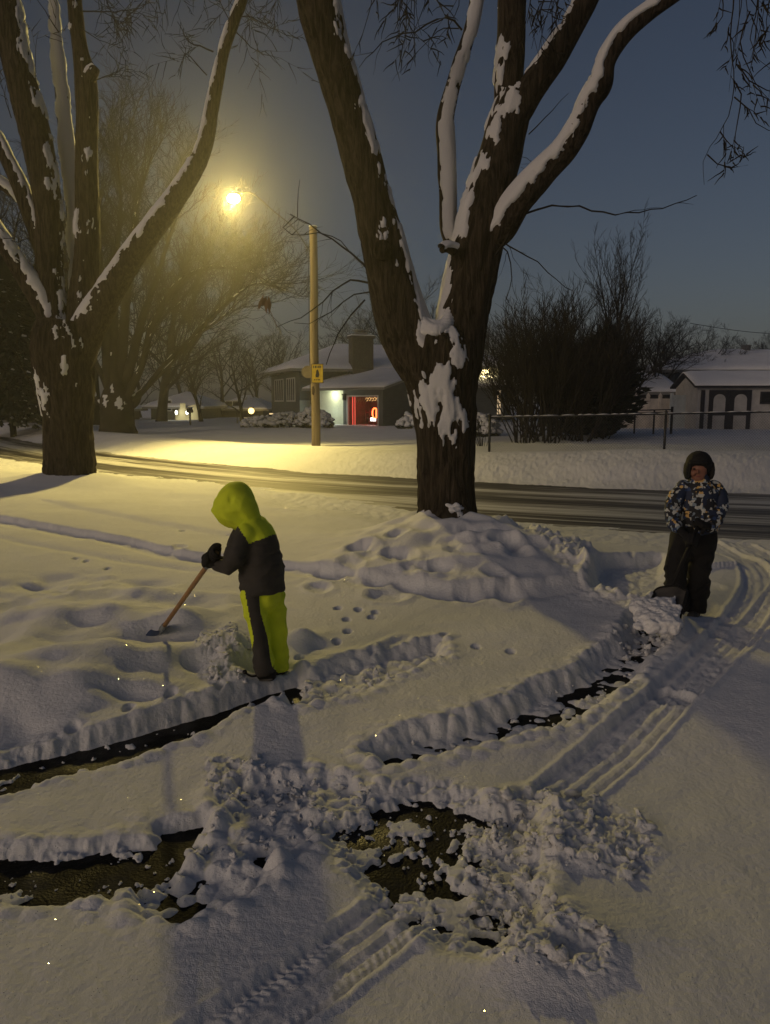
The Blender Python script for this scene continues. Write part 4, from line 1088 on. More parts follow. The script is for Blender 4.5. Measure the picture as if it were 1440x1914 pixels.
def hip_roof(M, x0, x1, y0, y1, ze, zr, inset, thick=.14, snow=.16, over=.45):
    """roof and snow blanket; ridge along x"""
    roof, sn = MB(), MB()
    for mb, up, t, sh in ((roof, 0, thick, 0), (sn, thick + .004, snow, .03)):
        X0, X1, Y0, Y1 = x0 - over + sh, x1 + over - sh, y0 - over + sh, y1 + over - sh
        ym = (y0 + y1) / 2
        def tier(z, n=9):
            return z
        nx, ny = 34, 22
        xs, ys = np.linspace(X0, X1, nx), np.linspace(Y0, Y1, ny)
        XX, YY = np.meshgrid(xs, ys)
        run = (Y1 - Y0) / 2
        hx = np.minimum((XX - X0) / max(inset, .01), (X1 - XX) / max(inset, .01)) if inset > 0 else np.full(XX.shape, 9.)
        hy = (run - np.abs(YY - ym)) / run
        hh = np.clip(np.minimum(hx, hy), 0, 1) * (zr - ze)
        top = ze + up + hh + t
        bot = ze + up + hh
        if mb is sn:
            e = np.minimum(np.minimum(XX - X0, X1 - XX), np.minimum(YY - Y0, Y1 - YY))
            top = bot + t * (.35 + .65 * ss(0, .35, e)) + .02 * n2(XX * 1.3, YY * 1.3)
        def pts(Z): return np.array([M @ Vector(p) for p in np.stack([XX, YY, Z], -1).reshape(-1, 3)])
        i = np.arange(ny - 1)[:, None] * nx; j = np.arange(nx - 1)[None, :]
        q = np.stack([i + j, i + j + 1, i + nx + j + 1, i + nx + j], -1).reshape(-1, 4)
        mb.add(np.concatenate([pts(top), pts(bot)]), np.concatenate([q, q[:, ::-1] + nx * ny]))
        base = mb.n - 2 * nx * ny; N_ = nx * ny
        per = [j_ for j_ in range(nx)] + [nx * k + nx - 1 for k in range(1, ny)] + [nx * (ny - 1) + j_ for j_ in range(nx - 2, -1, -1)] + [nx * k for k in range(ny - 2, 0, -1)]
        f = [(base + N_ + per[k], base + N_ + per[(k + 1) % len(per)], base + per[(k + 1) % len(per)], base + per[k]) for k in range(len(per))]
        mb.f.append((np.array(f), np.zeros(len(f), int)))
    return roof, sn

def gable_roof(M, x0, x1, y0, y1, ze, zr, thick=.12, snow=.16, over=.4):
    return hip_roof(M, x0, x1, y0, y1, ze, zr, 0, thick, snow, over)

def wbox(M, *a):
    return MB().box(*a, M=M)

def window(parent, M, x0, x1, z0, z1, y, wall_dir=-1, mull=1, fr=.07, glass=GLASS, frame=WHITE):
    """a window set on a wall face at local y (facing -y)"""
    w = MB()
    w.box(x0 - fr, x1 + fr, y - .05, y - .002, z1, z1 + fr, M=M); w.box(x0 - fr, x1 + fr, y - .06, y - .002, z0 - fr, z0, M=M)
    w.box(x0 - fr, x0, y - .05, y - .002, z0, z1, M=M); w.box(x1, x1 + fr, y - .05, y - .002, z0, z1, M=M)
    for k in range(1, mull + 1):
        xm = x0 + (x1 - x0) * k / (mull + 1)
        w.box(xm - .03, xm + .03, y - .045, y - .002, z0, z1, M=M)
    f = w.build('window', frame, parent)
    MB().box(x0, x1, y - .018, y - .004, z0, z1, M=M).build('pane', glass, f)
    return f

def gable_tri(mb, M, x0, y0, y1, ze, zr, t=.1):
    """triangle wall under a gable roof, at local x0 (faces -x)"""
    mb.prism([(y0, ze), (y1, ze), ((y0 + y1) / 2, zr)], x0, x0 + t, axis='x', M=M)

# ------------------------------------------------------------------ split-level house with the red window
def main_house():
    W = siding('greygreen_siding', (.080, .092, .098)); WB = siding('pale_siding', (.30, .33, .32)); BR = mat('chimney_brick', (.085, .078, .068), .9, .3, 12, .6, 40)
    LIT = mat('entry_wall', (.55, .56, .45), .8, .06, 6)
    z0 = .1
    cx, cy = D(562, 800, 45)[0], 45.0
    M = frame_M((cx, cy, 0), math.radians(20))
    root = thing('split_level_house', 'grey split-level house with brick chimney, hip roof and red-lit picture window', 'house', (cx, cy, z0))
    ze = 3.42
    wall = MB().box(0, 14.0, 0, 8.2, z0, ze, M=M).build('wall', W, root)
    MB().box(-.03, 2.4, -.03, -.005, z0, 1.75, M=M).build('wall_panel', WB, wall)
    rf, sn = hip_roof(M, 0, 14.0, 0, 8.2, ze, 5.15, 4.4, over=.75)
    r = rf.build('roof', FASCIA, root); sn.build('roof_snow', SNOW_R, r, smooth=True)
    # windows on the left facade (faces local -x): rotate the window frame
    ML = frame_M((cx, cy, 0), math.radians(20)) @ Matrix.Rotation(-PI / 2, 4, 'Z')   # local x -> -y of house
    window(root, ML, -3.3, -1.2, 1.75, 3.05, 0, mull=3); window(root, ML, -6.9, -4.4, 1.75, 3.05, 0, mull=3)
    ch = MB().box(3.0, 4.3, -.75, .0, z0, 5.35, M=M).box(2.9, 4.4, -.85, .1, 5.35, 5.5, M=M)
    ch.build('chimney', BR, root)
    MB().box(3.3, 4.0, -.55, -.1, 5.5, 5.72, M=M).box(3.2, 4.1, -.62, -.03, 5.78, 5.86, M=M).box(3.35, 3.42, -.5, -.43, 5.72, 5.78, M=M).box(3.88, 3.95, -.5, -.43, 5.72, 5.78, M=M).build('chimney_cap', FASCIA, root.children[-1])
    MB().box(2.95, 4.35, -.8, .05, 5.503, 5.56, M=M).build('snow_cap', SNOW_R, [o for o in root.children if o.name.startswith('chimney')][0])
    # ---- garage wing, corner on toward the viewer
    gx, gy = D(716, 800, 41)[0], 41.0
    yaw = math.radians(50)
    Mw = frame_M((gx, gy, 0), yaw)
    L, Wd = 5.2, 8.0                 # along local y (left facade), along local x (gable end)
    # window wall is the face local x = 0 ; gable end is the face local y = 0
    zw = 2.30
    wing = MB()
    wing.box(0, Wd, 0, .14, z0, zw, M=Mw)                       # gable end
    wing.box(0, .14, .14, .28, z0, zw, M=Mw); wing.box(0, .14, .28, 2.62, 2.02, zw, M=Mw); wing.box(0, .14, .28, 2.62, z0, .22, M=Mw)
    wing.box(0, .14, 2.62, 2.9, z0, zw, M=Mw)
    wing.box(.0, Wd, L, L + .14, z0, zw, M=Mw); wing.box(Wd - .14, Wd, .14, L, z0, zw, M=Mw)
    wing.prism([(0, zw), (Wd, zw), (Wd / 2, zw + 1.12)], 0, .12, axis='y', M=Mw)
    wv = wing.build('garage_wall', W, root)
    # recessed lit entry
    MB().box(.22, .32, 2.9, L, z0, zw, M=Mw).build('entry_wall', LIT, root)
    # roof with the ridge along local y -> build in a frame turned by -90
    Mr = Mw @ Matrix.Rotation(PI / 2, 4, 'Z')                    # x' = y, y' = -x
    rf, sn = gable_roof(Mr, 0, L, -Wd, 0, zw + .0, zw + 1.15, over=.5)
    g = rf.build('garage_roof', FASCIA, root); sn.build('roof_snow', SNOW_R, g, smooth=True)
    # picture window with its red-lit room
    room_m = mat('dim_room', (.16, .05, .04), .8, .3, 4)
    MB().box(1.9, 2.0, .3, 2.6, .2, 2.1, M=Mw).box(.16, 1.9, .28, .30, .2, 2.1, M=Mw).box(.16, 1.9, 2.58, 2.6, .2, 2.1, M=Mw).box(.16, 1.9, .3, 2.58, .15, .2, M=Mw).build('room', room_m, root)
    fr = MB()
    for (a, b_, c_, d_) in ((.28, .36, .22, 2.02), (2.54, 2.62, .22, 2.02), (.36, 2.54, .22, .29), (.36, 2.54, 1.95, 2.02)):
        fr.box(-.03, .10, a, b_, c_, d_, M=Mw)
    wn = fr.build('picture_window', WHITE, root)
    st = MB(); st.box(.2, .24, 2.36, 2.40, .3, 1.95, M=Mw); st.box(.2, .24, 2.20, 2.23, .3, 1.95, M=Mw)
    st.build('light_strip', emitter('red_strip', (1, .10, .07), 1.1), wn)
    # neon letter D
    P = []
    for k in range(30):
        a = k / 30 * 2 * PI
        yy, zz = math.cos(a), math.sin(a)
        yy = max(-1, min(1, yy)) if yy < 0 else min(yy * 1.3, .62)
        P.append(Mw @ Vector((.12, .72 + yy * -.0 + (.62 - yy) * .17 - .15, 1.06 + zz * .27)))
    P.append(P[0])
    MB().tube([tuple(p) for p in P], .038, 8, cap=False).build('neon_letter', emitter('neon_red', (1, .13, .03), 6), wn)
    MB().box(.5, .53, .95, 1.32, .62, .80, M=Mw).build('screen', emitter('white_screen', (1, .85, .8), 5), wn)
    # warm curled string lights at the top
    cu = MB()
    for j in range(5):
        cyc = [Mw @ Vector((.14, .50 + j * .19 + .085 * math.cos(t), 1.80 + .085 * math.sin(t) + .02 * (j % 2))) for t in np.linspace(0, 5.0, 12)]
        cu.tube([tuple(p) for p in cyc], .015, 5)
    cu.build('string_light', emitter('amber_string', (1, .55, .2), 1.2), wn)
    # shelves, a chair and hanging things seen inside
    sh = MB()
    for zz in (.45, .75, 1.05): sh.box(1.2, 1.6, 1.35, 2.3, zz, zz + .04, M=Mw)
    for yy in (1.35, 1.66, 1.98, 2.27): sh.box(1.2, 1.24, yy, yy + .04, .2, 1.2, M=Mw)
    for yy, zz in ((1.5, .49), (1.75, .79), (2.05, .49), (1.9, 1.09)): sh.ball(Mw @ Vector((1.3, yy, zz + .09)), .09, 8, 6)
    sh.build('shelf', mat('red_shelf', (.22, .03, .025), .6), wn)
    hg = MB()
    for k in range(7):
        q = Mw @ Vector((.3, 1.35 + k * .13, 1.95)); Lh = .25 + .22 * ((k * 37) % 10) / 10
        hg.tube([tuple(q), (q.x + .02, q.y, q.z - Lh * .5), (q.x - .03, q.y + .02, q.z - Lh)], [.012, .03, .008], 5)
    hg.build('hanging_ornament', mat('ornament', (.20, .14, .05), .7), wn)
    # entry lantern
    ln = MB(); ln.box(-.12, 0, 2.70, 2.84, 1.75, 2.05, M=Mw); ln.box(-.15, .0, 2.66, 2.88, 2.05, 2.11, M=Mw)
    ln.build('lantern', DARKWOOD, root)
    # ---- lit gable end right of the trunk: upper storey peeking out, its lower roof and porch
    ux = D(890, 760, 46)[0]
    Mu = frame_M((ux, 46, 0), math.radians(8))
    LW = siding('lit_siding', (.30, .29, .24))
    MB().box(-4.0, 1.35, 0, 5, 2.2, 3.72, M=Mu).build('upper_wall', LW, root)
    rf, sn = hip_roof(Mu, -4.0, 1.45, 0, 5, 3.62, 4.9, 2.4, over=.55)
    g = rf.build('upper_roof', FASCIA, root); sn.build('roof_snow', SNOW_R, g, smooth=True)
    MB().box(-4, .75, -1.9, -.02, z0, 2.52, M=Mu).build('lower_wall', W, root)
    lr = MB().prism([(-2.4, 2.45), (-2.4, 2.57), (-.01, 3.12), (-.01, 3.0)], -4.2, 1.35, axis='x', M=Mu).build('lower_roof', FASCIA, root)
    MB().prism([(-2.36, 2.574), (-2.36, 2.66), (-.01, 3.24), (-.01, 3.124)], -4.2, 1.3, axis='x', M=Mu).build('roof_snow', SNOW_R, lr)
    lt = MB().box(.28, .62, -.16, -.01, 3.36, 3.56, M=Mu).build('eave_lamp', DARKWOOD, root)
    MB().ball(Mu @ Vector((.40, -.26, 3.42)), .14, 12, 8).ball(Mu @ Vector((.62, -.24, 3.48)), .09, 10, 7).build('bulb', emitter('warm_bulb', (1, .80, .38), 14), lt)
    # glazed porch door lit from inside, seen past the corner
    MB().box(.80, 1.05, -1.6, -1.55, .95, 2.35, M=Mu).build('porch_door', emitter('lit_porch', (1, .72, .42), .8), root)
    dr = MB()
    for zz in (1.25, 1.55, 1.85, 2.1): dr.box(.78, 1.07, -1.63, -1.605, zz, zz + .05, M=Mu)
    dr.box(.91, .94, -1.64, -1.632, .95, 2.35, M=Mu)
    dr.build('door_grille', DARKWOOD, root)
    MB().box(1.1, 2.6, -1.6, -1.52, 1.52, 1.6, M=Mu).box(1.1, 1.2, -1.6, -1.5, .2, 1.52, M=Mu).box(2.4, 2.5, -1.6, -1.5, .2, 1.52, M=Mu).build('porch_rail', TRIM, root)
    MB().box(1.0, 1.55, -2.1, -2.0, .22, .34, M=Mu).build('step_light', emitter('step_glow', (1, .9, .5), 1.6), root)
    MB().box(-5.55 - 0, -4.95, 0, 0.05, .95, 1.02, M=frame_M((D(515, 770, 44)[0] + 5.2, 44, 0), 0)).build('path_light', emitter('path_glow', (1, .72, .35), 1.3), root)
    return Mw, Mu
MW, MU = main_house()

def snowy_bush(name, label, px, py, Y, rx, rz, n, seed, dark=True):
    rng = random.Random(seed)
    x, _, zz = D(px, py, Y); zb = H1(x, Y)
    root = thing(name, label, 'bush', (x, Y, zb))
    f, s = MB(), MB()
    for k in range(n):
        az = rng.uniform(0, 2 * PI); el = math.asin(rng.uniform(-.1, 1)); rr = rng.uniform(.75, 1)
        p = np.array([x + rx * math.cos(az) * math.cos(el) * rr, Y + rx * .7 * math.sin(az) * math.cos(el) * rr, zb + rz * math.sin(el) * rr])
        if dark:
            for q in range(3):
                o = np.array([rng.uniform(-1, 1), rng.uniform(-1, 1), rng.uniform(-.6, 1)]) * .14
                t = np.array([o[1], -o[0], .05]) * .5
                f.add([p - o, p + t, p + o, p - t], [(0, 1, 2, 3)])
        if math.sin(el) > .18 and rng.random() < .75:
            s.ball(p + np.array([0, 0, .04]), rng.uniform(.07, .17), 8, 6, sc=(1.1, 1.1, .7), noise=.5, seed=k)
    c = f.build('foliage', NEEDLE, root)
    if s.n: s.build('snow', SNOW_T, c, smooth=True)['kind'] = 'stuff'
snowy_bush('garden_bush', 'round snow-clotted bush lit beside the pale entry wall of the split-level house', 588, 790, 38, .95, .95, 300, 3)
snowy_bush('garden_bush', 'low snow-buried bush spreading left of the utility pole before the house', 540, 795, 39, 1.3, .72, 280, 4)
snowy_bush('garden_bush', 'dark low bush at the left end of the house front', 490, 795, 40, 1.2, .55, 170, 5)
snowy_bush('garden_bush', 'snow-capped clipped bush just right of the maple trunk', 902, 790, 28, .62, .8, 240, 6)
snowy_bush('garden_bush', 'dark snow-topped bush against the gable wall left of the maple trunk', 770, 795, 37, .75, .75, 200, 7)

# ------------------------------------------------------------------ far houses at left
def simple_house(name, label, px0, px1, Y, eave_py, ridge_py, wallm, depth=7, hip=2.5, over=.5):
    x0, x1 = D(px0, 760, Y)[0], D(px1, 760, Y)[0]
    ze, zr = D(px0, eave_py, Y)[2], D(px0, ridge_py, Y + depth / 2)[2]
    M = frame_M((x0, Y, 0), 0)
    zb = H1((x0 + x1) / 2, Y) - .1
    root = thing(name, label, 'house', (x0, Y, zb))
    MB().box(0, x1 - x0, 0, depth, zb, ze, M=M).build('wall', wallm, root)
    rf, sn = hip_roof(M, 0, x1 - x0, 0, depth, ze, zr, hip, over=over)
    r = rf.build('roof', FASCIA, root); sn.build('roof_snow', SNOW_R, r, smooth=True)
    return root, M, x1 - x0, zb, ze

def lamps_house():
    root, M, w, zb, ze = simple_house('bungalow', 'low snowy-roofed house with two bright white lamps on its garage wall', 282, 372, 56, 764, 738, siding('olive_siding', (.10, .10, .075)), 8, 2.2)
    Y = 56
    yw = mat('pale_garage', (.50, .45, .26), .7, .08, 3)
    x0 = D(282, 760, Y)[0]
    gx0, gx1 = D(332, 760, Y)[0] - x0, D(376, 760, Y)[0] - x0
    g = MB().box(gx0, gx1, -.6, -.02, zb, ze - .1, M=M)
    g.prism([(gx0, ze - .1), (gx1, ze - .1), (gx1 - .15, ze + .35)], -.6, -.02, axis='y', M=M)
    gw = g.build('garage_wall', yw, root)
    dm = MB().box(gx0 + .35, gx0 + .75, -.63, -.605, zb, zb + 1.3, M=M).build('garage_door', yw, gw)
    for px, py, r in ((330, 771, .13), (350, 771, .13)):
        q = D(px, py, Y - .9)
        l = MB().box(q[0] - .07, q[0] + .07, q[1] + .12, q[1] + .28, q[2] - .15, q[2] + .2).build('wall_lamp', DARKWOOD, root)
        MB().ball(q, r, 12, 8, sc=(.8, .8, 1.2)).build('bulb', emitter('white_lamp', (1, .97, .80), 5), l)
    window(root, M, .6, 1.5, zb + .8, zb + 1.5, 0, mull=1)
    return root
lamps_house()
def amber_house():
    root, M, w, zb, ze = simple_house('bungalow', 'dark distant house with one round amber porch lamp', 405, 492, 64, 768, 744, siding('brown_siding', (.05, .045, .04)), 8, 2.2)
    q = D(470, 768, 63)
    l = MB().box(q[0] - .09, q[0] + .09, q[1] + .2, q[1] + .98, q[2] - .2, q[2] + .3).build('porch_lamp', DARKWOOD, root)
    MB().ball(q, .25, 14, 10).build('bulb', emitter('amber_lamp', (1, .70, .22), 4.5), l)
    window(root, M, .8, 1.9, zb + .8, zb + 1.4, 0, mull=1)
    return root
amber_house()
def orange_house():
    root, M, w, zb, ze = simple_house('bungalow', 'snowy-roofed house at the left edge with a dull orange door', -40, 84, 47, 768, 737, siding('grey_siding', (.13, .13, .13)), 9, 3.5)
    x0 = D(-40, 760, 47)[0]
    a, b_ = D(14, 760, 47)[0] - x0, D(40, 760, 47)[0] - x0
    MB().box(a, b_, -.05, -.004, zb, zb + 1.35, M=M).build('garage_door', mat('orange_door', (.42, .06, .015), .6, .15, 3), root)
    MB().box(a - .5, a - .1, -.05, -.004, zb + .5, zb + 1.2, M=M).build('window', WHITE, root)
    # snow laden hedge under the eave
    return root
orange_house()
snowy_bush('garden_bush', 'row-like snowy bush under the eave beside the dull orange door', 62, 770, 45.5, 1.3, 1.35, 200, 12)
def red_house():
    root, M, w, zb, ze = simple_house('bungalow', 'dark house half hidden behind the left maple with a red lamp', 128, 196, 50, 770, 748, siding('plum_siding', (.10, .075, .07)), 7, 2.0)
    q = D(178, 767, 49.7)
    l = MB().box(q[0] - .2, q[0] + .08, q[1] + .1, q[1] + .28, q[2] - .08, q[2] + .1).build('red_lamp', DARKWOOD, root)
    MB().ball(q, .12, 10, 8).ball(q + np.array([-.12, .02, -.05]), .07, 8, 6).build('bulb', emitter('red_lamp_glow', (1, .05, .10), 8), l)
red_house()

# mailbox and marker posts on the far lawn
def post(name, label, px, py, Y, h, w, m, cat, head=None):
    x = D(px, py, Y)[0]; z = H1(x, Y) - .05
    root = thing(name, label, cat, (x, Y, z))
    MB().tube([(x, Y, z), (x, Y, z + h)], w, 8).build('post', m, root)
    if head:
        mb = MB(); mb.prism([(-head, 0), (head, 0), (head, .16), (head * .6, .26), (-head * .6, .26), (-head, .16)], -.25, .25, axis='y', M=Matrix.Translation(Vector((x, Y, z + h))))
        bx = mb.build('box', m, root)
        MB().box(x - head, x + head, Y - .24, Y + .24, z + h + .262, z + h + .33).build('snow', SNOW_T, bx)
post('mailbox', 'small dark mailbox on a post before the twin garage lamps', 356, 790, 44, .75, .05, DARKWOOD, 'mailbox', .13)
post('marker_post', 'thin dark marker post on the snow before the amber lamp house', 444, 790, 46, .75, .035, DARKWOOD, 'post')

# ------------------------------------------------------------------ utility pole with the yellow sign
def pole():
    Y = 24.0
    x = D(591, 845, Y)[0]; z = H1(x, Y)
    top = D(592, 423, Y)[2]
    root = thing('utility_pole', 'weathered wooden utility pole standing in the snow bank across the road', 'pole', (x, Y, z))
    m = mat('pole_wood', (.17, .135, .09), .85, .25, 1.4, .7, 18, spec=.2, stretch=(10, 10, .7))
    mb = MB()
    P = [(x + .012 * math.sin(k * .8), Y, z - .3 + (top - z + .3) * k / 12) for k in range(13)]
    mb.tube(P, [.142 - .0022 * k for k in range(13)], 20)
    p = mb.build('shaft', m, root, smooth=True)
    MB().ball((x, Y, top), .135, 16, 8, sc=(1, 1, .25)).build('snow', SNOW_T, p, smooth=True)
    kn = D(588, 730, Y)
    MB().ball(kn + np.array([-.02, -.125, 0]), .07, 12, 8, sc=(.8, .35, 2.2), noise=.3).build('knot', mat('knot', (.05, .035, .02), .9), p)
    MB().tube([(x - .15, Y - .03, z + 1.3), (x - .155, Y - .03, z + 3.5), (x - .15, Y - .03, top - .8)], .012, 6).build('ground_wire', DARKWOOD, root)
    # yellow sign strapped on the shaft
    a, b_ = D(582, 680, Y - .17), D(605, 716, Y - .17)
    sx0, sx1, sz1, sz0 = a[0], b_[0], a[2], b_[2]
    ys = Y - .17
    sg = thing('warning_sign', 'small yellow warning sign strapped to the wooden pole', 'sign', ((sx0 + sx1) / 2, ys, sz0))
    pl = MB().box(sx0, sx1, ys, ys + .02, sz0, sz1).build('panel', mat('sign_yellow', (.46, .33, .02), .5, .15, 8), sg)
    W_, H_ = sx1 - sx0, sz1 - sz0
    bl = MB()
    def r(u0, u1, v0, v1): bl.box(sx0 + W_ * u0, sx0 + W_ * u1, ys - .004, ys - .0005, sz0 + H_ * v0, sz0 + H_ * v1)
    r(.0, 1, .97, 1); r(0, 1, 0, .03); r(0, .05, .03, .97); r(.95, 1, .03, .97)
    for u0, u1 in ((.16, .24), (.30, .42), (.46, .52), (.58, .70), (.74, .82)): r(u0, u1, .78, .90)
    for u0, u1 in ((.22, .34), (.40, .50), (.55, .72)): r(u0, u1, .14, .20)
    bl.prism([(sx0 + W_ * u, sz0 + H_ * v) for u, v in ((.36, .30), (.60, .30), (.68, .44), (.62, .60), (.54, .72), (.42, .66), (.46, .52), (.34, .44))], ys - .006, ys - .0005, axis='y')
    bl.build('marking', DARKWOOD, pl)
    MB().box(sx0 + .1, sx1 - .1, ys + .0205, ys + .05, sz0 + .08, sz0 + .12).build('bracket', FASCIA, sg)
    MB().box(sx0 + .1, sx1 - .1, ys + .0205, ys + .05, sz1 - .12, sz1 - .08).build('bracket', FASCIA, sg)
    bk = MB(); bk.tube([(sx0 - .12, Y - .02, (sz0 + sz1) / 2 + .05), (sx0 - .12, Y - .06, (sz0 + sz1) / 2 + .05)], .19, 24)
    m2 = bk.build('round_sign', mat('sign_back', (.12, .10, .07), .6), origin=(sx0 - .12, Y - .04, z + 2))
    tag(m2, 'small round grey sign seen edge-left of the yellow sign on the pole', 'sign')
    # street lamp on its arm
    lp = D(437, 371, 23.4)
    lampz = lp[2]
    sl = thing('street_lamp', 'glowing yellow street lamp on a thin arm above the road', 'street lamp', (x, Y, top - 1.0))
    A = [(x - .10, Y - .05, top - .75), (x - .55, Y - .1, top - .10), (x - 1.2, Y - .25, top + .42), (lp[0] + .55, lp[1] + .1, lampz + .16), (lp[0] + .18, lp[1], lampz + .15)]
    MB().tube(catmull(A, .1), .019, 8).build('arm', mat('lamp_arm', (.05, .05, .045), .5, .05, 3), sl, smooth=True)
    hd = MB()
    hd.ball((lp[0], lp[1], lampz + .13), .15, 20, 10, sc=(1.3, .7, .32))
    hd.build('hood', mat('lamp_hood', (.06, .06, .055), .45, .05, 3), sl, smooth=True)
    MB().ball((lp[0], lp[1], lampz), .17, 24, 16, sc=(1.1, .9, .85)).build('bulb', emitter('sodium_bulb', (1, .82, .30), 60), sl, smooth=True)
    return lp
LAMP = pole()

# ------------------------------------------------------------------ right-hand yard
def shed():
    Y = 34.0
    x0 = D(1299, 760, Y)[0]
    wl = siding('cream_shed', (.44, .43, .42), axis=0, pitch=.2, depth=.3)
    zb = H1(x0 + 2, Y) - .1
    ze, zr = D(1299, 724, Y)[2], D(1299, 700, Y + 1.6)[2]
    M = frame_M((x0 + .1, Y, 0), math.radians(-3))
    root = thing('garden_shed', 'pale garden shed with snowy roof and dark double doors with arched panels', 'shed', (x0, Y, zb))
    px = lambda p: D(p, 760, Y)[0] - x0 - .1
    wb = MB().box(0, 5.4, 0, 3.0, zb, ze, M=M)
    gable_tri(wb, M, .0, 0, 3.0, ze, zr - .05)
    wb.build('wall', wl, root)
    rf, sn = gable_roof(M, 0, 5.4, 0, 3.0, ze - .02, zr, over=.22, thick=.08, snow=.12)
    r = rf.build('roof', DARKWOOD, root); sn.build('roof_snow', SNOW_R, r, smooth=True)
    MB().box(px(1309), px(1316), -.05, -.004, zb, ze - .12, M=M).build('corner_trim', DARKWOOD, root)
    dz1 = D(1330, 729, Y)[2]; dz0 = zb
    for k, (a, b_) in enumerate(((1324, 1362), (1362, 1401))):
        u0, u1 = px(a) + (.004 if k else 0), px(b_) - (0 if k else .004)
        d = MB().box(u0, u1, -.05, -.004, dz0, dz1, M=M).build('door', DARKWOOD, root)
        mid = dz0 + (dz1 - dz0) * .42
        pn = MB()
        i0, i1 = u0 + .19, u1 - .19
        arch = [(i0, mid + .06), (i1, mid + .06)] + [((i0 + i1) / 2 + (i1 - i0) / 2 * math.cos(t), dz1 - .42 + .24 * math.sin(t)) for t in np.linspace(0, PI, 12)]
        pn.prism(arch, -.058, -.0505, axis='y', M=M)
        pn.box(i0, i1, -.058, -.0505, dz0 + .1, mid - .06, M=M)
        pn.build('panel', wl, d)
    w = window(root, M, px(1420), px(1450), D(1330, 752, Y)[2], D(1330, 735, Y)[2], 0, mull=0, frame=DARKWOOD)
shed()
def hip_house():
    Y = 46.0
    x0 = D(1262, 760, Y)[0]
    root, M, w, zb, ze = simple_house('hip_roof_house', 'blue-grey house with a long snowy hip roof and small chimney behind the shed', 1258, 1620, Y, 697, 660, siding('blue_siding', (.055, .065, .075)), 9, 5.0, over=.9)
    xx = lambda p: D(p, 760, Y)[0] - x0
    for a, b_ in ((1268, 1274), (1279, 1285)):
        window(root, M, xx(a), xx(b_), zb + 1.5, zb + 2.5, 0, mull=0, frame=DARKWOOD)
    q0, q1 = D(1389, 660, Y + 4.2), D(1400, 645, Y + 4.2)
    MB().box(q0[0], q1[0], Y + 3.9, Y + 4.5, ze + .8, q1[2], M=None).build('chimney', mat('block_chimney', (.12, .12, .12), .9), root)
hip_house()
def low_garage():
    root, M, w, zb, ze = simple_house('snowy_garage', 'low dark garage with a snowy roof behind the pale vinyl fence', 1165, 1264, 40, 738, 706, siding('dark_siding', (.04, .042, .045)), 6, .0, over=.3)
low_garage()

def vinyl_fence():
    Y = 36.0
    m = siding('vinyl', (.50, .46, .42), axis=0, pitch=.15, depth=.35, rough=.5)
    m2 = siding('vinyl_cool', (.42, .47, .50), axis=0, pitch=.15, depth=.35, rough=.5)
    a, b_ = D(1120, 760, Y)[0], D(1257, 760, Y)[0]
    zb = H1((a + b_) / 2, Y) - .1; zt = D(1200, 745, Y)[2]
    root = thing('vinyl_fence', 'pale solid vinyl fence with capped posts behind the thicket', 'fence', (a, Y, zb))
    n = 6; st = (b_ - a) / n
    for k in range(n):
        MB().box(a + k * st + .075, a + (k + 1) * st - .075, Y, Y + .05, zb, zt).build('panel', m, root)
    for k in range(n + 1):
        x = a + k * st
        p = MB().box(x - .07, x + .07, Y - .04, Y + .1, zb, zt + .10)
        p.add([(x - .09, Y - .06, zt + .10), (x + .09, Y - .06, zt + .10), (x + .09, Y + .12, zt + .10), (x - .09, Y + .12, zt + .10), (x, Y + .03, zt + .28)], [(0, 1, 4), (1, 2, 4), (2, 3, 4), (3, 0, 4)])
        p.build('post', m, root)
    c = D(1258, 760, Y - .5)[0]; d_ = D(1297, 760, Y - .5)[0]
    zt2 = D(1270, 741, Y - .5)[2]
    r2 = thing('vinyl_fence', 'cool grey solid fence panel between the vinyl posts and the shed', 'fence', (c, Y - .5, zb))
    MB().box(c, d_, Y - .5, Y - .44, zb, zt2).build('panel', m2, r2)
    MB().box(c - .12, c - .01, Y - .54, Y - .4, zb, zt2 + .15).build('post', m2, r2)
    MB().box(c, d_, Y - .52, Y - .42, zt2 + .003, zt2 + .06).build('top_rail', m2, r2)
vinyl_fence()

BLACK = mat('dark_metal', (.012, .013, .016), .5, .2, 5)
def rail_fence():
    Y = 29.0
    pts = [1120, 1147, 1187, 1223, 1256]
    zb = [H1(D(p, 780, Y)[0], Y) for p in pts]
    root = thing('rail_fence', 'low dark metal yard fence in front of the pale vinyl fence', 'fence', (D(1120, 780, Y)[0], Y, zb[0]))
    for k, p in enumerate(pts):
        x = D(p, 780, Y)[0]
        MB().tube([(x, Y, zb[k] - .1), (x, Y, D(p, 767 if p < 1250 else 760, Y)[2])], .035 if p < 1250 else .05, 8).build('post', BLACK, root)
    for py in (767, 772):
        MB().tube([D(1120, py + 1.5, Y), D(1256, py - 1.5, Y)], .022, 6).build('rail', BLACK, root)
    MB()
rail_fence()

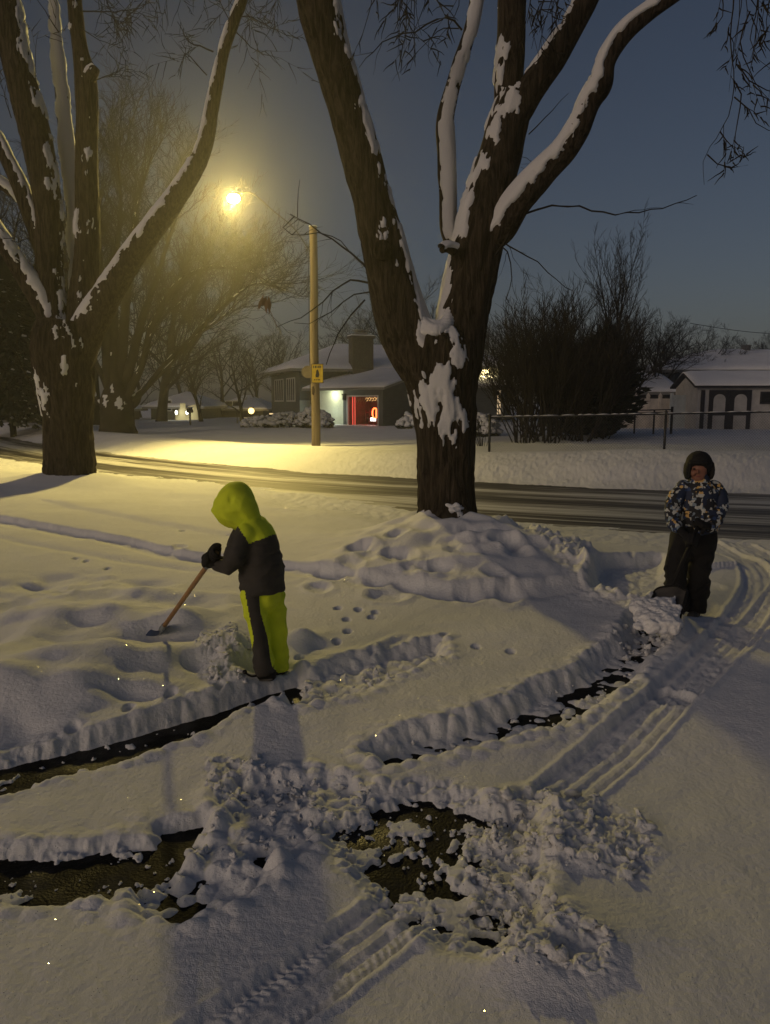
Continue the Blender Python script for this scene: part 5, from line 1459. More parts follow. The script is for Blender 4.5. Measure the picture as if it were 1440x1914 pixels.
def chain_fence():
    Y0 = 20.0
    f = lambda px, py: D(px, py, Y0)
    xa, xb = D(916, 780, Y0)[0], D(1540, 770, Y0)[0]
    za, zb_ = D(916, 780, Y0)[2], D(1540, 768, Y0)[2]
    root = thing('chain_link_fence', 'chain-link fence with dark posts and a frosted top rail along the far bank', 'fence', (xa, Y0, H1(xa, Y0)))
    zt = lambda x: za + (zb_ - za) * (x - xa) / (xb - xa)
    posts = [916, 1245, 1560]
    for p in posts:
        x = D(p, 780, Y0)[0]
        pm = MB().tube([(x, Y0, H1(x, Y0) - .3), (x, Y0, zt(x) + .03)], .034, 10)
        pm.ball((x, Y0, zt(x) + .05), .045, 10, 6)
        pm.build('post', BLACK, root, smooth=True)
    rail = MB().tube([(xa, Y0, zt(xa)), (xb, Y0, zt(xb))], .021, 8).build('top_rail', BLACK, root, smooth=True)
    rg = np.random.RandomState(2)
    sn = MB(); x = xa
    while x < xb:
        L = rg.uniform(.1, .6)
        sn.tube([(x, Y0, zt(x) + .019), (x + L * .5, Y0, zt(x) + .028), (x + L, Y0, zt(x + L) + .019)], [.006, .018, .006], 6)
        x += L + (rg.uniform(.0, .03) if rg.rand() < .8 else .08)
    sn.build('frost', SNOW_T, rail, smooth=True)
    w = MB(); hgt = zt(xa) - H1(xa, Y0) + .25
    st = .075
    n = int((xb - xa) / st)
    for k in range(-int(hgt / st), n):
        for sgn in (1, -1):
            p0 = xa + k * st; p1 = p0 + hgt
            if sgn < 0: p0, p1 = p1, p0
            # clip to the run
            def cut(xA, zA, xB, zB):
                lo, hi = min(xA, xB), max(xA, xB)
                if hi < xa or lo > xb: return None
                def at(x): return zA + (zB - zA) * (x - xA) / (xB - xA)
                a_, c_ = max(lo, xa), min(hi, xb)
                return (a_, at(a_)), (c_, at(c_))
            base = zt(p0) - hgt
            r = cut(p0, zt(xa) - hgt + (zt(p0) - zt(xa)), p1, zt(p1))
            if r: w.tube([(r[0][0], Y0 + .002 * sgn, r[0][1]), (r[1][0], Y0 + .002 * sgn, r[1][1])], .0024, 3, cap=False)
    w.build('mesh', mat('fence_wire', (.07, .075, .08), .45, .1, 5, metal=.5), root)
chain_fence()

# overhead wire at the far right
def wire():
    a, b_ = D(1290, 604, 52), D(1560, 622, 58)
    P = [a + (b_ - a) * t - np.array([0, 0, .35 * math.sin(PI * t)]) for t in np.linspace(0, 1, 14)]
    o = MB().tube(P, .02, 5).build('overhead_wire', BLACK, origin=tuple(a))
    tag(o, 'thin overhead wire crossing the sky above the snowy hip roof', 'wire')
wire()

# small plant behind the fence, near the maple
def seedheads():
    rng = random.Random(4); Y = 22.5
    x = D(902, 820, Y)[0]; z = H1(x, Y)
    root = thing('garden_plant', 'dry seed-headed plant showing dark against snow beside the fence post', 'plant', (x, Y, z))
    mb = MB(); hd = MB()
    for k in range(16):
        dx, L = rng.uniform(-.35, .35), rng.uniform(.25, .75)
        q = (x + dx + rng.uniform(-.08, .08), Y + rng.uniform(-.1, .1), z + L)
        mb.tube([(x + dx * .4, Y, z - .03), (x + dx * .8, Y, z + L * .6), q], [.008, .006, .004], 4)
        hd.ball(q, rng.uniform(.02, .05), 7, 5, sc=(.7, .7, 1.4), noise=.3, seed=k)
    mb.build('stem', BLACK, root); hd.build('seed_head', BLACK, root)
seedheads()
# ================================================================== PEOPLE AND SHOVELS
def proj(P):
    P = np.asarray(P, float)
    rx, ry, rz = P[..., 0], P[..., 1], P[..., 2] - CAMZ
    z = ry * cP - rz * sP; yv = ry * sP + rz * cP
    return 720 + F * rx / z, 957 - F * yv / z

def etube(mb, pts, ref=(1, 0, 0), ns=22, k0=1., k1=1.):
    """closed tube with elliptical sections: (x, y, z, ra, rb); ra along ref"""
    C = catmull([tuple(p) for p in pts], .02)
    c = C[:, :3]; ra, rb = C[:, 3].copy(), C[:, 4].copy()
    T = np.gradient(c, axis=0); T /= np.linalg.norm(T, axis=1)[:, None] + 1e-12
    # rounded ends
    e0, e1 = [], []
    for k in (1, 2, 3, 4):
        s = math.sin(k / 4.5 * PI / 2); q = math.cos(k / 4.5 * PI / 2)
        e0.append((*(c[0] - T[0] * min(ra[0], rb[0]) * s * k0), ra[0] * q, rb[0] * q)); e1.append((*(c[-1] + T[-1] * min(ra[-1], rb[-1]) * s * k1), ra[-1] * q, rb[-1] * q))
    C = np.concatenate([np.array(e0[::-1]), np.stack([*c.T, ra, rb], 1), np.array(e1)])
    c, ra, rb = C[:, :3], C[:, 3], C[:, 4]
    T = np.concatenate([np.repeat(T[:1], 4, 0), T, np.repeat(T[-1:], 4, 0)])
    R = np.array(ref, float)
    U = R - T * (T @ R)[:, None]; U /= np.linalg.norm(U, axis=1)[:, None] + 1e-12
    V = np.cross(T, U)
    a = np.arange(ns) * 2 * PI / ns
    ring = c[:, None, :] + (ra[:, None] * np.cos(a))[..., None] * U[:, None, :] + (rb[:, None] * np.sin(a))[..., None] * V[:, None, :]
    n = len(c)
    i = np.arange(n - 1)[:, None] * ns; j = np.arange(ns)[None, :]; k = (j + 1) % ns
    b = mb.n
    mb.add(ring, np.stack([i + j, i + k, i + ns + k, i + ns + j], -1).reshape(-1, 4))
    mb.f.append((np.array([(b, b + m + 1, b + m) for m in range(1, ns - 1)]), np.zeros(ns - 2, int)))
    o = b + (n - 1) * ns
    mb.f.append((np.array([(o, o + m, o + m + 1) for m in range(1, ns - 1)]), np.zeros(ns - 2, int)))
    return mb

def sculpt(name, mb, mats, parent, voxel=.009, smooth=4, disp=None, matfn=None):
    """fuse overlapping closed shapes into one continuous surface"""
    me = mb.mesh('tmp_shape', (0, 0, 0), True)
    o = bpy.data.objects.new('tmp_shape', me); COL.objects.link(o)
    rm = o.modifiers.new('r', 'REMESH'); rm.mode = 'VOXEL'; rm.voxel_size = voxel
    sm = o.modifiers.new('s', 'SMOOTH'); sm.factor = .5; sm.iterations = smooth
    dg = bpy.context.evaluated_depsgraph_get()
    me2 = bpy.data.meshes.new_from_object(o.evaluated_get(dg))
    bpy.data.objects.remove(o)
    n = len(me2.vertices)
    co = np.empty(n * 3, np.float32); me2.vertices.foreach_get('co', co); co = co.reshape(-1, 3).astype(float)
    if disp is not None:
        no = np.empty(n * 3, np.float32); me2.vertex_normals.foreach_get('vector', no); no = no.reshape(-1, 3)
        co = co + no * disp(co)[:, None]
    org = np.array(parent.location if parent.parent is None else parent.parent.location)
    me2.vertices.foreach_set('co', (co - org).astype(np.float32).ravel())
    me2.polygons.foreach_set('use_smooth', np.ones(len(me2.polygons), bool))
    for m in (mats if isinstance(mats, (list, tuple)) else [mats]): me2.materials.append(m)
    if matfn is not None:
        me2.update()
        cen = np.empty(len(me2.polygons) * 3, np.float32); me2.polygons.foreach_get('center', cen)
        me2.polygons.foreach_set('material_index', matfn(cen.reshape(-1, 3) + org).astype(np.int32))
    me2.update(); me2.name = name
    ob = bpy.data.objects.new(name, me2); COL.objects.link(ob); ob.parent = parent
    return ob

def wrinkle(amp, f=14, sx=1, sz=1):
    def fn(co):
        w = n3(co[:, 0] * f * .5, co[:, 1] * f * .5, co[:, 2] * f * .5) * .15
        a = 1 - 2 * np.abs(n3((co[:, 0] + w) * f * sx, (co[:, 1]) * f * sx, (co[:, 2] + w) * f * sz))
        return amp * (a * .6 + n3(co[:, 0] * f * 2.3, co[:, 1] * f * 2.3, co[:, 2] * f * 2.3) * .4)
    return fn

def cloth(name, base, rough=.8, var=.12):
    return mat(name, base, rough, var, 9, .25, 220, spec=.25)
LIME = cloth('lime_cloth', (.72, .86, .04)); CHAR = cloth('charcoal_cloth', (.048, .045, .042)); BLK = cloth('black_cloth', (.010, .010, .011))
SKIN = mat('skin', (.21, .095, .065), .55, .06, 20)
WOODH = mat('shovel_wood', (.33, .18, .075), .5, .25, 4, .2, 60, stretch=(6, 6, 1)); BLUE = mat('blue_plastic', (.05, .09, .22), .4, .1, 8)

def ground_hit(px, py, y0, y1):
    ys = np.linspace(y0, y1, 200); P = np.array([D(px, py, q) for q in ys])
    d = P[:, 2] - H(P[:, 0], P[:, 1])
    k = np.nonzero(d < 0)[0]
    return P[k[0]] if len(k) else P[int(np.argmin(np.abs(d)))]

def glove(name, hand, axis, out, R, parent, wrist, m, scale=1.0):
    """a gloved fist round a shaft: hand = point on the shaft, axis = shaft direction, out = from the shaft to the back of the hand"""
    a = Vector(axis).normalized(); o = Vector(out); o = (o - a * o.dot(a)).normalized(); t = a.cross(o)
    h = Vector(hand); s = scale; mb = MB()
    pc = h + o * (R + .015 * s)
    etube(mb, [(*(pc + a * .032 * s - t * .004), .012 * s, .026 * s), (*pc, .017 * s, .030 * s), (*(pc - a * .036 * s), .015 * s, .027 * s)], ref=tuple(o))
    w = Vector(wrist)
    etube(mb, [(*(pc + t * .012 * s), .020 * s, .026 * s), (*(pc.lerp(w, .55)), .021 * s, .023 * s), (*w, .026 * s, .026 * s)], ref=tuple(o))
    for k, (ln, rr) in enumerate(((.86, .0098), (1.0, .0105), (.95, .0102), (.78, .0088))):
        off = (1.5 - k) * .0185 * s
        P = []
        for j in range(7):
            an = .15 + ln * 3.3 * j / 6
            P.append((*(h + a * off + (o * math.cos(an) - t * math.sin(an)) * (R + rr * s)), rr * s * (1 - .12 * j / 6), rr * s * (1 - .12 * j / 6)))
        etube(mb, P, ref=tuple(a), ns=10)
    P = []
    for j in range(6):
        an = -.3 - 1.9 * j / 5
        P.append((*(h + a * (.020 + .024 * j / 5) * s + (o * math.cos(an) - t * math.sin(an)) * (R + .011 * s)), .0115 * s, .0115 * s))
    etube(mb, P, ref=tuple(a), ns=10)
    return sculpt(name, mb, m, parent, .0042, 2)

# ------------------------------------------------------------------ the child in lime
def lime_child():
    Y0 = 4.36
    gx = D(500, 1266, Y0)
    root = thing('person', 'child in lime hood and charcoal jacket bending over a wooden-handled shovel', 'person', gx)
    c = lambda px, py, dy=0.: D(px, py, Y0 + dy)
    k = Y0 / F * 1.02
    def e(px, py, dy, wx, wy): return (*c(px, py, dy), wx * k, wy)
    # body under the clothes: one continuous figure
    b = MB()
    etube(b, [e(497, 1100, 0, 26, .08), e(488, 1050, 0, 28, .085), e(474, 1000, 0, 24, .10), e(458, 975, 0, 12, .04), e(446, 958, 0, 13, .04)])
    etube(b, [e(446, 960, 0, 24, .07), e(432, 946, 0, 27, .075), e(430, 932, 0, 20, .065)])
    etube(b, [e(470, 998, -.08, 14, .04), e(438, 1048, -.13, 11, .034), e(404, 1056, -.10, 9, .028)]); etube(b, [e(466, 996, .10, 14, .04), e(432, 1048, .12, 11, .034), e(402, 1052, .03, 9, .028)])
    etube(b, [e(478, 1100, -.06, 15, .05), e(486, 1180, -.07, 11, .04), e(494, 1250, -.07, 9, .032)]); etube(b, [e(506, 1100, .06, 15, .05), e(516, 1180, .06, 11, .04), e(520, 1246, .06, 9, .032)])
    sculpt('body', b, SKIN, root, .009, 3)
    # jacket with sleeves
    j = MB()
    etube(j, [e(491, 1101, 0, 42, .160), e(490, 1070, 0, 42, .160), e(486, 1035, 0, 39, .156), e(479, 1006, 0, 36, .150), e(470, 986, 0, 29, .125), e(460, 972, 0, 20, .085), e(452, 962, 0, 16, .07)], k0=.12)
    etube(j, [e(459, 1000, -.105, 21, .062), e(447, 1022, -.140, 19, .062), e(437, 1046, -.155, 18, .058), e(428, 1058, -.145, 14, .050), e(413, 1058, -.125, 11.5, .042), e(404, 1056, -.11, 10, .036)], ref=(0, 0, 1) if False else (1, 0, 0))
    etube(j, [e(456, 998, .12, 20, .06), e(438, 1030, .15, 18, .058), e(428, 1054, .13, 14, .05), e(408, 1052, .05, 11, .04)])
    def jm(p):
        x, y = proj(p)
        line = np.where(x >= 466, 1016 - (x - 466) * .36, 1016 - (466 - x) * 1.55)
        return np.where((y < line), 1, 0)
    wr = wrinkle(.011, 8, .8, 1.8)
    def jd(co):
        x, y = proj(co)
        hem = 0
        ph = np.abs(((co[:, 2] + .006 * n3(co[:, 0] * 9, co[:, 1] * 9, co[:, 2] * 9)) / .062) % 1 - .5) * 2
        return wr(co) - .005 * np.exp(-(ph / .16) ** 2) * (y > 1015)
    sculpt('jacket', j, [CHAR, LIME], root, .0085, 3, jd, jm)
    # hood
    h = MB()
    etube(h, [e(470, 972, 0, 20, .085), e(456, 952, 0, 27, .115), e(442, 937, 0, 33, .128), e(428, 938, 0, 28, .120), e(414, 948, 0, 15, .100), e(405, 953, 0, 6, .085)])
    etube(h, [e(442, 930, 0, 30, .115), e(440, 945, 0, 36, .128), e(432, 964, 0, 20, .105), e(429, 976, 0, 7, .07)])
    etube(h, [e(405, 951, 0, 7, .09), e(414, 961, 0, 9, .095), e(424, 972, 0, 9, .085), e(430, 980, 0, 6, .06)])
    etube(h, [e(424, 944, 0, 24, .118), e(434, 958, 0, 24, .12), e(452, 968, 0, 24, .105)])
    sculpt('hood', h, LIME, root, .0075, 3, wrinkle(.007, 9))
    # trousers
    t = MB()
    etube(t, [e(493, 1085, 0, 33, .12), e(492, 1112, 0, 34, .12)])
    etube(t, [e(474, 1105, -.06, 22, .085), e(478, 1145, -.07, 20, .080), e(486, 1185, -.075, 19, .078), e(491, 1222, -.075, 18.5, .078), e(495, 1244, -.075, 19, .082), e(496, 1254, -.075, 20, .086)], k1=.12)
    etube(t, [e(507, 1105, .06, 24, .085), e(512, 1145, .06, 23, .080), e(517, 1178, .06, 22, .080), e(520, 1215, .06, 19.5, .077), e(522, 1250, .06, 18, .076)], k1=.12)
    def tm(p):
        x, y = proj(p)
        l = np.interp(y, [1105, 1195, 1222, 1240], [458, 475, 470, 460]); r = np.interp(y, [1105, 1140, 1190, 1245, 1262], [484, 486, 500, 508, 524])
        return np.where((x > l) & (x < r) & (p[:, 1] < Y0 + .06), 1, 0)
    sculpt('trousers', t, [LIME, CHAR], root, .0075, 2, wrinkle(.016, 8, .7, 1.7), tm)
    for (hx, hy, tx_, ty_, dy) in ((506, 1262, 482, 1265, -.08), (523, 1256, 506, 1259, .06)):
        bt = MB()
        etube(bt, [e(hx, hy, dy, 11, .042), e((hx + tx_) / 2, hy - 2, dy, 12, .046), e(tx_, ty_, dy, 9, .042)], ref=(0, 0, 1))
        etube(bt, [e(hx - 4, hy - 18, dy, 11, .045), e(hx - 5, hy - 4, dy, 11, .046)])
        o = sculpt('boot', bt, BLK, root, .007, 2)
        sl = MB()
        etube(sl, [(*(c(hx + 3, hy + 4, dy)), .012, .045), (*(c(tx_ - 2, ty_ + 3, dy)), .012, .043)], ref=(0, 0, 1), ns=14)
        sl.build('sole', mat('grey_rubber', (.10, .095, .085), .8), o, smooth=True)
    cord = MB().tube(catmull([tuple(c(486, 1262, -.14)), tuple(c(472, 1264, -.16)), tuple(c(464, 1261, -.17)), tuple(c(459, 1257, -.17))], .01), .006, 6)
    cord.ball(c(458, 1256, -.17), .014, 10, 7)
    cord.build('cuff_cord', BLK, root, smooth=True)
    # shovel
    a = c(397, 1044, -.11); tip = ground_hit(296, 1186, 4.3, 5.6)
    b_ = tip + (a - tip) / np.linalg.norm(a - tip) * .075
    ax = b_ - a; ax = ax / np.linalg.norm(ax)
    top = a - ax * .075
    sh = thing('shovel', 'small shovel with a wooden handle and blue blade pushed into the drift', 'shovel', b_)
    MB().tube([top, a, b_], .0145, 14).build('handle', WOODH, sh, smooth=True)
    hp = c(388, 1068, -.10)
    q = a + ax * .055
    MB().tube([q - ax * .015, q + ax * .02, q + ax * .055], [.021, .021, .017], 14).build('collar', mat('collar_blue', (.10, .14, .20), .4), sh, smooth=True)
    # scoop: curved plate along the handle line
    vw = np.array([0, 0, CAMZ]) - b_; side = np.cross(ax, vw); side /= np.linalg.norm(side); nn = np.cross(side, ax)
    yaw = .95
    side, nn = side * math.cos(yaw) + nn * math.sin(yaw), nn * math.cos(yaw) - side * math.sin(yaw)
    sc = MB(); gu, gv = 13, 11
    for off in (0, .005):
        V = []
        for i in range(gv):
            for j_ in range(gu):
                u = -1 + 2 * j_ / (gu - 1); v = i / (gv - 1)
                wv = .078 * (1 - .12 * (1 - v) ** 3 * u * u)
                V.append(b_ + ax * (-.02 + .19 * v) + side * u * wv + nn * (-.028 * u * u + .035 * (v - .4) ** 2 + off))
        sc.add(V, [(i * gu + j_, i * gu + j_ + 1, (i + 1) * gu + j_ + 1, (i + 1) * gu + j_) for i in range(gv - 1) for j_ in range(gu - 1)])
    sc.build('blade', BLUE, sh, smooth=True)
    MB().tube([b_ - ax * .09, b_ - ax * .03, b_ + ax * .04], [.020, .023, .012], 12).build('socket', mat('socket_grey', (.16, .18, .20), .45), sh, smooth=True)
    glove('glove', a + ax * .022, ax, np.array([-.75, -.55, .25]), .0145, root, c(406, 1055, -.11), BLK, 1.15)
    glove('glove', a - ax * .062, ax, np.array([-.5, .75, .3]), .0145, root, c(408, 1050, .03), BLK, 1.1)
lime_child()

# ------------------------------------------------------------------ the child in the patterned jacket
def camo_mat():
    m = bpy.data.materials.new('pixel_print'); T, N, L = nt(m)
    b = N['Principled BSDF']; b.inputs['Roughness'].default_value = .75
    tc = N.new('ShaderNodeTexCoord')
    def cells(scale, seed):
        mp = N.new('ShaderNodeMapping'); mp.inputs['Location'].default_value = (seed, seed * 2, seed * 3); L.new(tc.outputs['Object'], mp.inputs[0])
        v = N.new('ShaderNodeTexVoronoi'); v.distance = 'CHEBYCHEV'; v.inputs['Scale'].default_value = scale; L.new(mp.outputs[0], v.inputs['Vector'])
        s = N.new('ShaderNodeSeparateColor'); L.new(v.outputs['Color'], s.inputs[0]); return s
    c1, c2 = cells(46, 0), cells(17, 3.3)
    r = N.new('ShaderNodeValToRGB'); r.color_ramp.interpolation = 'CONSTANT'; L.new(c1.outputs[0], r.inputs[0])
    el = r.color_ramp.elements
    el[0].position = 0; el[0].color = (.008, .010, .016, 1); el[1].position = .42; el[1].color = (.02, .045, .13, 1)
    for p, c in ((.55, (.45, .47, .46, 1)), (.74, (.012, .014, .018, 1)), (.84, (.20, .26, .33, 1)), (.92, (.55, .36, .12, 1))):
        e = el.new(p); e.color = c
    r2 = N.new('ShaderNodeValToRGB'); r2.color_ramp.interpolation = 'CONSTANT'; L.new(c2.outputs[1], r2.inputs[0])
    r2.color_ramp.elements[0].color = (0, 0, 0, 1); r2.color_ramp.elements[1].position = .72; r2.color_ramp.elements[1].color = (1, 1, 1, 1)
    mx = N.new('ShaderNodeMix'); mx.data_type = 'RGBA'; mx.inputs['B'].default_value = (.010, .020, .055, 1)
    L.new(r2.outputs[0], mx.inputs['Factor']); L.new(r.outputs[0], mx.inputs['A']); L.new(mx.outputs['Result'], b.inputs['Base Color'])
    return m

def camo_child():
    Y0 = 5.68
    root = thing('person', 'child in dark hat and pixel-print jacket pushing a wide snow shovel', 'person', D(1292, 1150, Y0))
    c = lambda px, py, dy=0.: D(px, py, Y0 + dy)
    k = Y0 / F * 1.02
    def e(px, py, dy, wx, wy): return (*c(px, py, dy), wx * k, wy)
    b = MB()
    etube(b, [e(1306, 1000, 0, 22, .075), e(1306, 955, 0, 25, .085), e(1306, 920, 0, 25, .08), e(1306, 905, 0, 12, .05), e(1306, 893, 0, 10, .045)])
    etube(b, [e(1305, 892, -.035, 12, .055), e(1305, 880, -.02, 17, .078), e(1306, 870, 0, 18, .082), e(1306, 866, .01, 16, .076)])
    etube(b, [e(1304.5, 884, -.105, 2.0, .012), e(1304, 879, -.10, 1.8, .012)])                        # nose
    for s_ in (-1, 1):
        etube(b, [e(1305 + s_ * 9, 886, -.07, 4, .02), e(1305 + s_ * 9, 882, -.07, 4, .02)])             # cheeks
        etube(b, [e(1306 + s_ * 19, 878, 0, 2, .012), e(1306 + s_ * 19, 884, 0, 2, .012)])               # ears
    etube(b, [e(1276, 912, 0, 9, .04), e(1260, 945, -.04, 8, .034), e(1259, 962, -.09, 7, .03)])
    etube(b, [e(1336, 912, 0, 9, .04), e(1346, 945, -.04, 8, .034), e(1342, 958, -.09, 7, .03)])
    etube(b, [e(1278, 995, 0, 12, .055), e(1268, 1060, -.06, 10, .045), e(1266, 1130, -.04, 8, .035)])
    etube(b, [e(1316, 995, 0, 12, .055), e(1308, 1060, -.02, 10, .045), e(1302, 1140, 0, 8, .035)])
    bd = sculpt('body', b, SKIN, root, .0075, 3)
    eye = mat('eye_dark', (.01, .008, .007), .3); lip = mat('lip', (.30, .11, .09), .5)
    for s_ in (-1, 1):
        MB().ball(c(1304.5 + s_ * 7, 876.5, -.083), .0085, 10, 7, sc=(1.3, .6, .7)).build('eye', eye, bd, smooth=True)
    etm = MB(); etube(etm, [(*c(1300, 890, -.083), .004, .006), (*c(1304.5, 891, -.09), .005, .006), (*c(1309, 890, -.083), .004, .006)], ref=(0, 0, 1), ns=10)
    etm.build('mouth', lip, bd, smooth=True)
    j = MB()
    etube(j, [e(1306, 992, .01, 36, .125), e(1306, 970, 0, 36, .125), e(1306, 945, 0, 35, .122), e(1306, 922, 0, 35, .115), e(1306, 908, 0, 31, .10), e(1306, 900, 0, 21, .085), e(1306, 894, 0, 17, .080)], k0=.15)
    etube(j, [e(1277, 911, 0, 14, .058), e(1263, 930, -.03, 14, .058), e(1258, 948, -.06, 14, .056), e(1257, 968, -.11, 13, .05), e(1264, 985, -.17, 11, .044)])
    etube(j, [e(1336, 911, 0, 14, .058), e(1345, 930, -.02, 13.5, .058), e(1347, 948, -.06, 13, .054), e(1341, 966, -.11, 13, .05), e(1328, 983, -.18, 11, .044)])
    sculpt('jacket', j, camo_mat(), root, .0075, 2, wrinkle(.012, 9, .8, 1.6))
    # collar
    t = MB()
    etube(t, [e(1304, 986, 0, 33, .11), e(1302, 1004, 0, 37, .125), e(1300, 1020, 0, 36, .12)])
    etube(t, [e(1276, 1005, -.01, 23, .095), e(1270, 1035, -.05, 21, .09), e(1264, 1060, -.07, 19.5, .088), e(1263, 1085, -.06, 18, .085), e(1266, 1110, -.04, 19, .085), e(1270, 1138, -.03, 19, .084)], k1=.15)
    etube(t, [e(1313, 1005, 0, 22, .095), e(1311, 1040, -.02, 20, .088), e(1306, 1072, -.03, 19, .085), e(1304, 1100, -.01, 20.5, .086), e(1300, 1126, 0, 18, .082), e(1299, 1141, 0, 17.5, .08)], k1=.15)
    sculpt('trousers', t, BLK, root, .0075, 2, wrinkle(.017, 8, .7, 1.7))
    for (px, py, dy) in ((1268, 1146, -.06), (1297, 1149, -.04)):
        bt = MB()
        etube(bt, [e(px + 2, py - 2, dy + .07, 9, .03), e(px, py, dy, 10, .03), e(px - 3, py + 3, dy - .11, 9.5, .028)], ref=(1, 0, 0), ns=16)
        etube(bt, [e(px + 2, py - 16, dy + .05, 10, .045), e(px + 2, py - 3, dy + .05, 10, .045)])
        sculpt('boot', bt, [mat('boot_grey', (.06, .058, .05), .7)], root, .007, 2)
    # trapper hat: cap, brim flap and ear flaps
    h = MB()
    etube(h, [e(1307, 880, .04, 21, .085), e(1307, 874, .03, 23, .098), e(1307, 867, .01, 23.5, .102)])
    etube(h, [e(1292, 866, -.095, 3, .012), e(1306, 865, -.108, 3, .012), e(1320, 866, -.095, 3, .012)], ref=(0, 0, 1), ns=12)
    for s_ in (-1, 1):
        etube(h, [e(1307 + s_ * 21, 868, 0, 5, .055), e(1307 + s_ * 22, 882, -.01, 5.5, .052), e(1307 + s_ * 21, 893, -.02, 4, .034)])
    etube(h, [e(1307, 870, .07, 21, .05), e(1307, 892, .07, 19, .05)])
    sculpt('hat', h, BLK, root, .007, 3, wrinkle(.003, 24))
    # shovel: scoop facing the viewer, shaft leaning back to the hands
    g1, g2 = c(1266, 990, -.24), c(1312, 982, -.26)
    foot = D(1245, 1150, 5.02)
    topc = c(1306, 983, -.235)
    ax = foot - topc; ax /= np.linalg.norm(ax)
    sh = thing('snow_shovel', 'wide dark scoop shovel heaped with snow before the pixel-print jacket', 'shovel', foot)
    sb = D(1249, 1112, 5.17)
    MB().tube([topc, sb], .0145, 12).build('shaft', BLK, sh, smooth=True)
    tb = np.cross(ax, [0, 1., 0]); tb /= np.linalg.norm(tb)
    MB().tube([topc - tb * .05, topc + tb * .05], .013, 10).build('grip', BLK, sh, smooth=True)
    # scoop shell
    TL, TR = D(1219, 1112, 5.20), D(1279, 1106, 5.14)
    BL, BR = D(1200, 1152, 4.92), D(1266, 1163, 4.86)
    gu, gv = 25, 17
    shells = []
    for off in (0, .006):
        V = np.zeros((gv, gu, 3))
        for i in range(gv):
            for q in range(gu):
                u, v = q / (gu - 1), i / (gv - 1)
                p = (TL * (1 - u) + TR * u) * (1 - v) + (BL * (1 - u) + BR * u) * v
                ce = 4 * (u - .5) ** 2
                p = p + np.array([0, .055, 0]) * (1 - ce ** 1.5) * (.3 + .7 * math.sin(PI * min(1, v * 1.1))) + np.array([0, 0, .045]) * (1 - ce ** 2) * (1 - v) ** 2
                # side lips stand out toward the front
                lip = max(0, abs(u - .5) * 2 - .88) / .12
                p = p + np.array([0, -.05, .02]) * lip * (1 - .3 * v)
                V[i, q] = p + np.array([0, off, 0])
        shells.append(V)
    mb = MB()
    fq = [(i * gu + q, i * gu + q + 1, (i + 1) * gu + q + 1, (i + 1) * gu + q) for i in range(gv - 1) for q in range(gu - 1)]
    for V in shells: mb.add(V, fq)
    edge = [shells[0][0, q] for q in range(gu)]
    pl = mb.build('scoop', mat('scoop_grey', (.075, .070, .062), .45, .35, 14), sh, smooth=True)
    rim = [shells[0][i, 0] for i in range(gv - 1, -1, -1)] + [shells[0][0, q] for q in range(1, gu)] + [shells[0][i, -1] for i in range(1, gv)]
    MB().tube(rim, .008, 8).build('rim', BLK, pl, smooth=True)
    # snow carried in it
    sn = MB()
    cen = D(1236, 1140, 5.0)
    rg = np.random.RandomState(6)
    for q in range(46):
        px, py = rg.uniform(1190, 1264), rg.uniform(1126, 1172)
        p = D(px, py, 5.06 - .0055 * (py - 1124) - .02)
        sn.ball(p, rg.uniform(.03, .07), 12, 8, sc=(1.1, 1, .8), noise=.6, seed=q)
    tmp = bpy.data.objects.new('tmp_root', None); tmp.location = tuple(cen)
    fn = wrinkle(.010, 26)
    o = sculpt('snow_load', sn, snow_mat('load_snow', 1.2), tmp, .010, 3, fn)
    o.parent = None; o.location = tuple(cen); bpy.data.objects.remove(tmp)
    tag(o, 'load of clotted snow heaped in the dark scoop shovel', 'snow load')
    glove('glove', topc, tb, np.array([.2, -.6, .7]), .013, root, c(1326, 984, -.19), BLK, 1.15)
    mid = topc + ax * .15
    glove('glove', mid, ax, np.array([-.8, -.4, .2]), .0145, root, c(1268, 988, -.18), BLK, 1.15)
camo_child()
# ================================================================== CAMERA, AIR, LIGHT
cam = bpy.data.cameras.new('camera'); co = bpy.data.objects.new('camera', cam); COL.objects.link(co)
cam.sensor_fit = 'VERTICAL'; cam.sensor_height = 24; cam.lens = 24 / 2 * F / 957.0
cam.clip_start = .05; cam.clip_end = 2000
co.location = (0, 0, CAMZ); co.rotation_euler = (PI / 2 - PITCH, 0, 0)
S.camera = co

SUN_AZ, SUN_EL = math.radians(226), math.radians(14)     # compass: 0 = +Y, clockwise
w = bpy.data.worlds.new('World'); S.world = w; w.use_nodes = True
N, L = w.node_tree.nodes, w.node_tree.links
bg = N['Background']
sky = N.new('ShaderNodeTexSky'); sky.sky_type = 'NISHITA'; sky.sun_disc = False
sky.sun_elevation = SUN_EL; sky.sun_rotation = SUN_AZ; sky.altitude = 200; sky.air_density = 1.0; sky.dust_density = 2.0; sky.ozone_density = 1.5
tint = N.new('ShaderNodeMix'); tint.data_type = 'RGBA'; tint.blend_type = 'MULTIPLY'; tint.inputs['Factor'].default_value = 1
tint.inputs['B'].default_value = (1.20, 1.04, 1.07, 1)      # dusk under thin cloud
L.new(sky.outputs[0], tint.inputs['A']); L.new(tint.outputs['Result'], bg.inputs[0]); bg.inputs[1].default_value = SKY_STR

sd = bpy.data.lights.new('sun', 'SUN'); sd.energy = SUN_STR; sd.angle = math.radians(24); sd.color = (1, .79, .58)  # weak warm sun stands in for an unseen porch lamp behind left
so = bpy.data.objects.new('sun', sd); COL.objects.link(so)
to_sun = Vector((math.sin(SUN_AZ) * math.cos(SUN_EL), math.cos(SUN_AZ) * math.cos(SUN_EL), math.sin(SUN_EL)))
so.rotation_euler = to_sun.to_track_quat('Z', 'Y').to_euler(); so.location = (0, 0, 30)

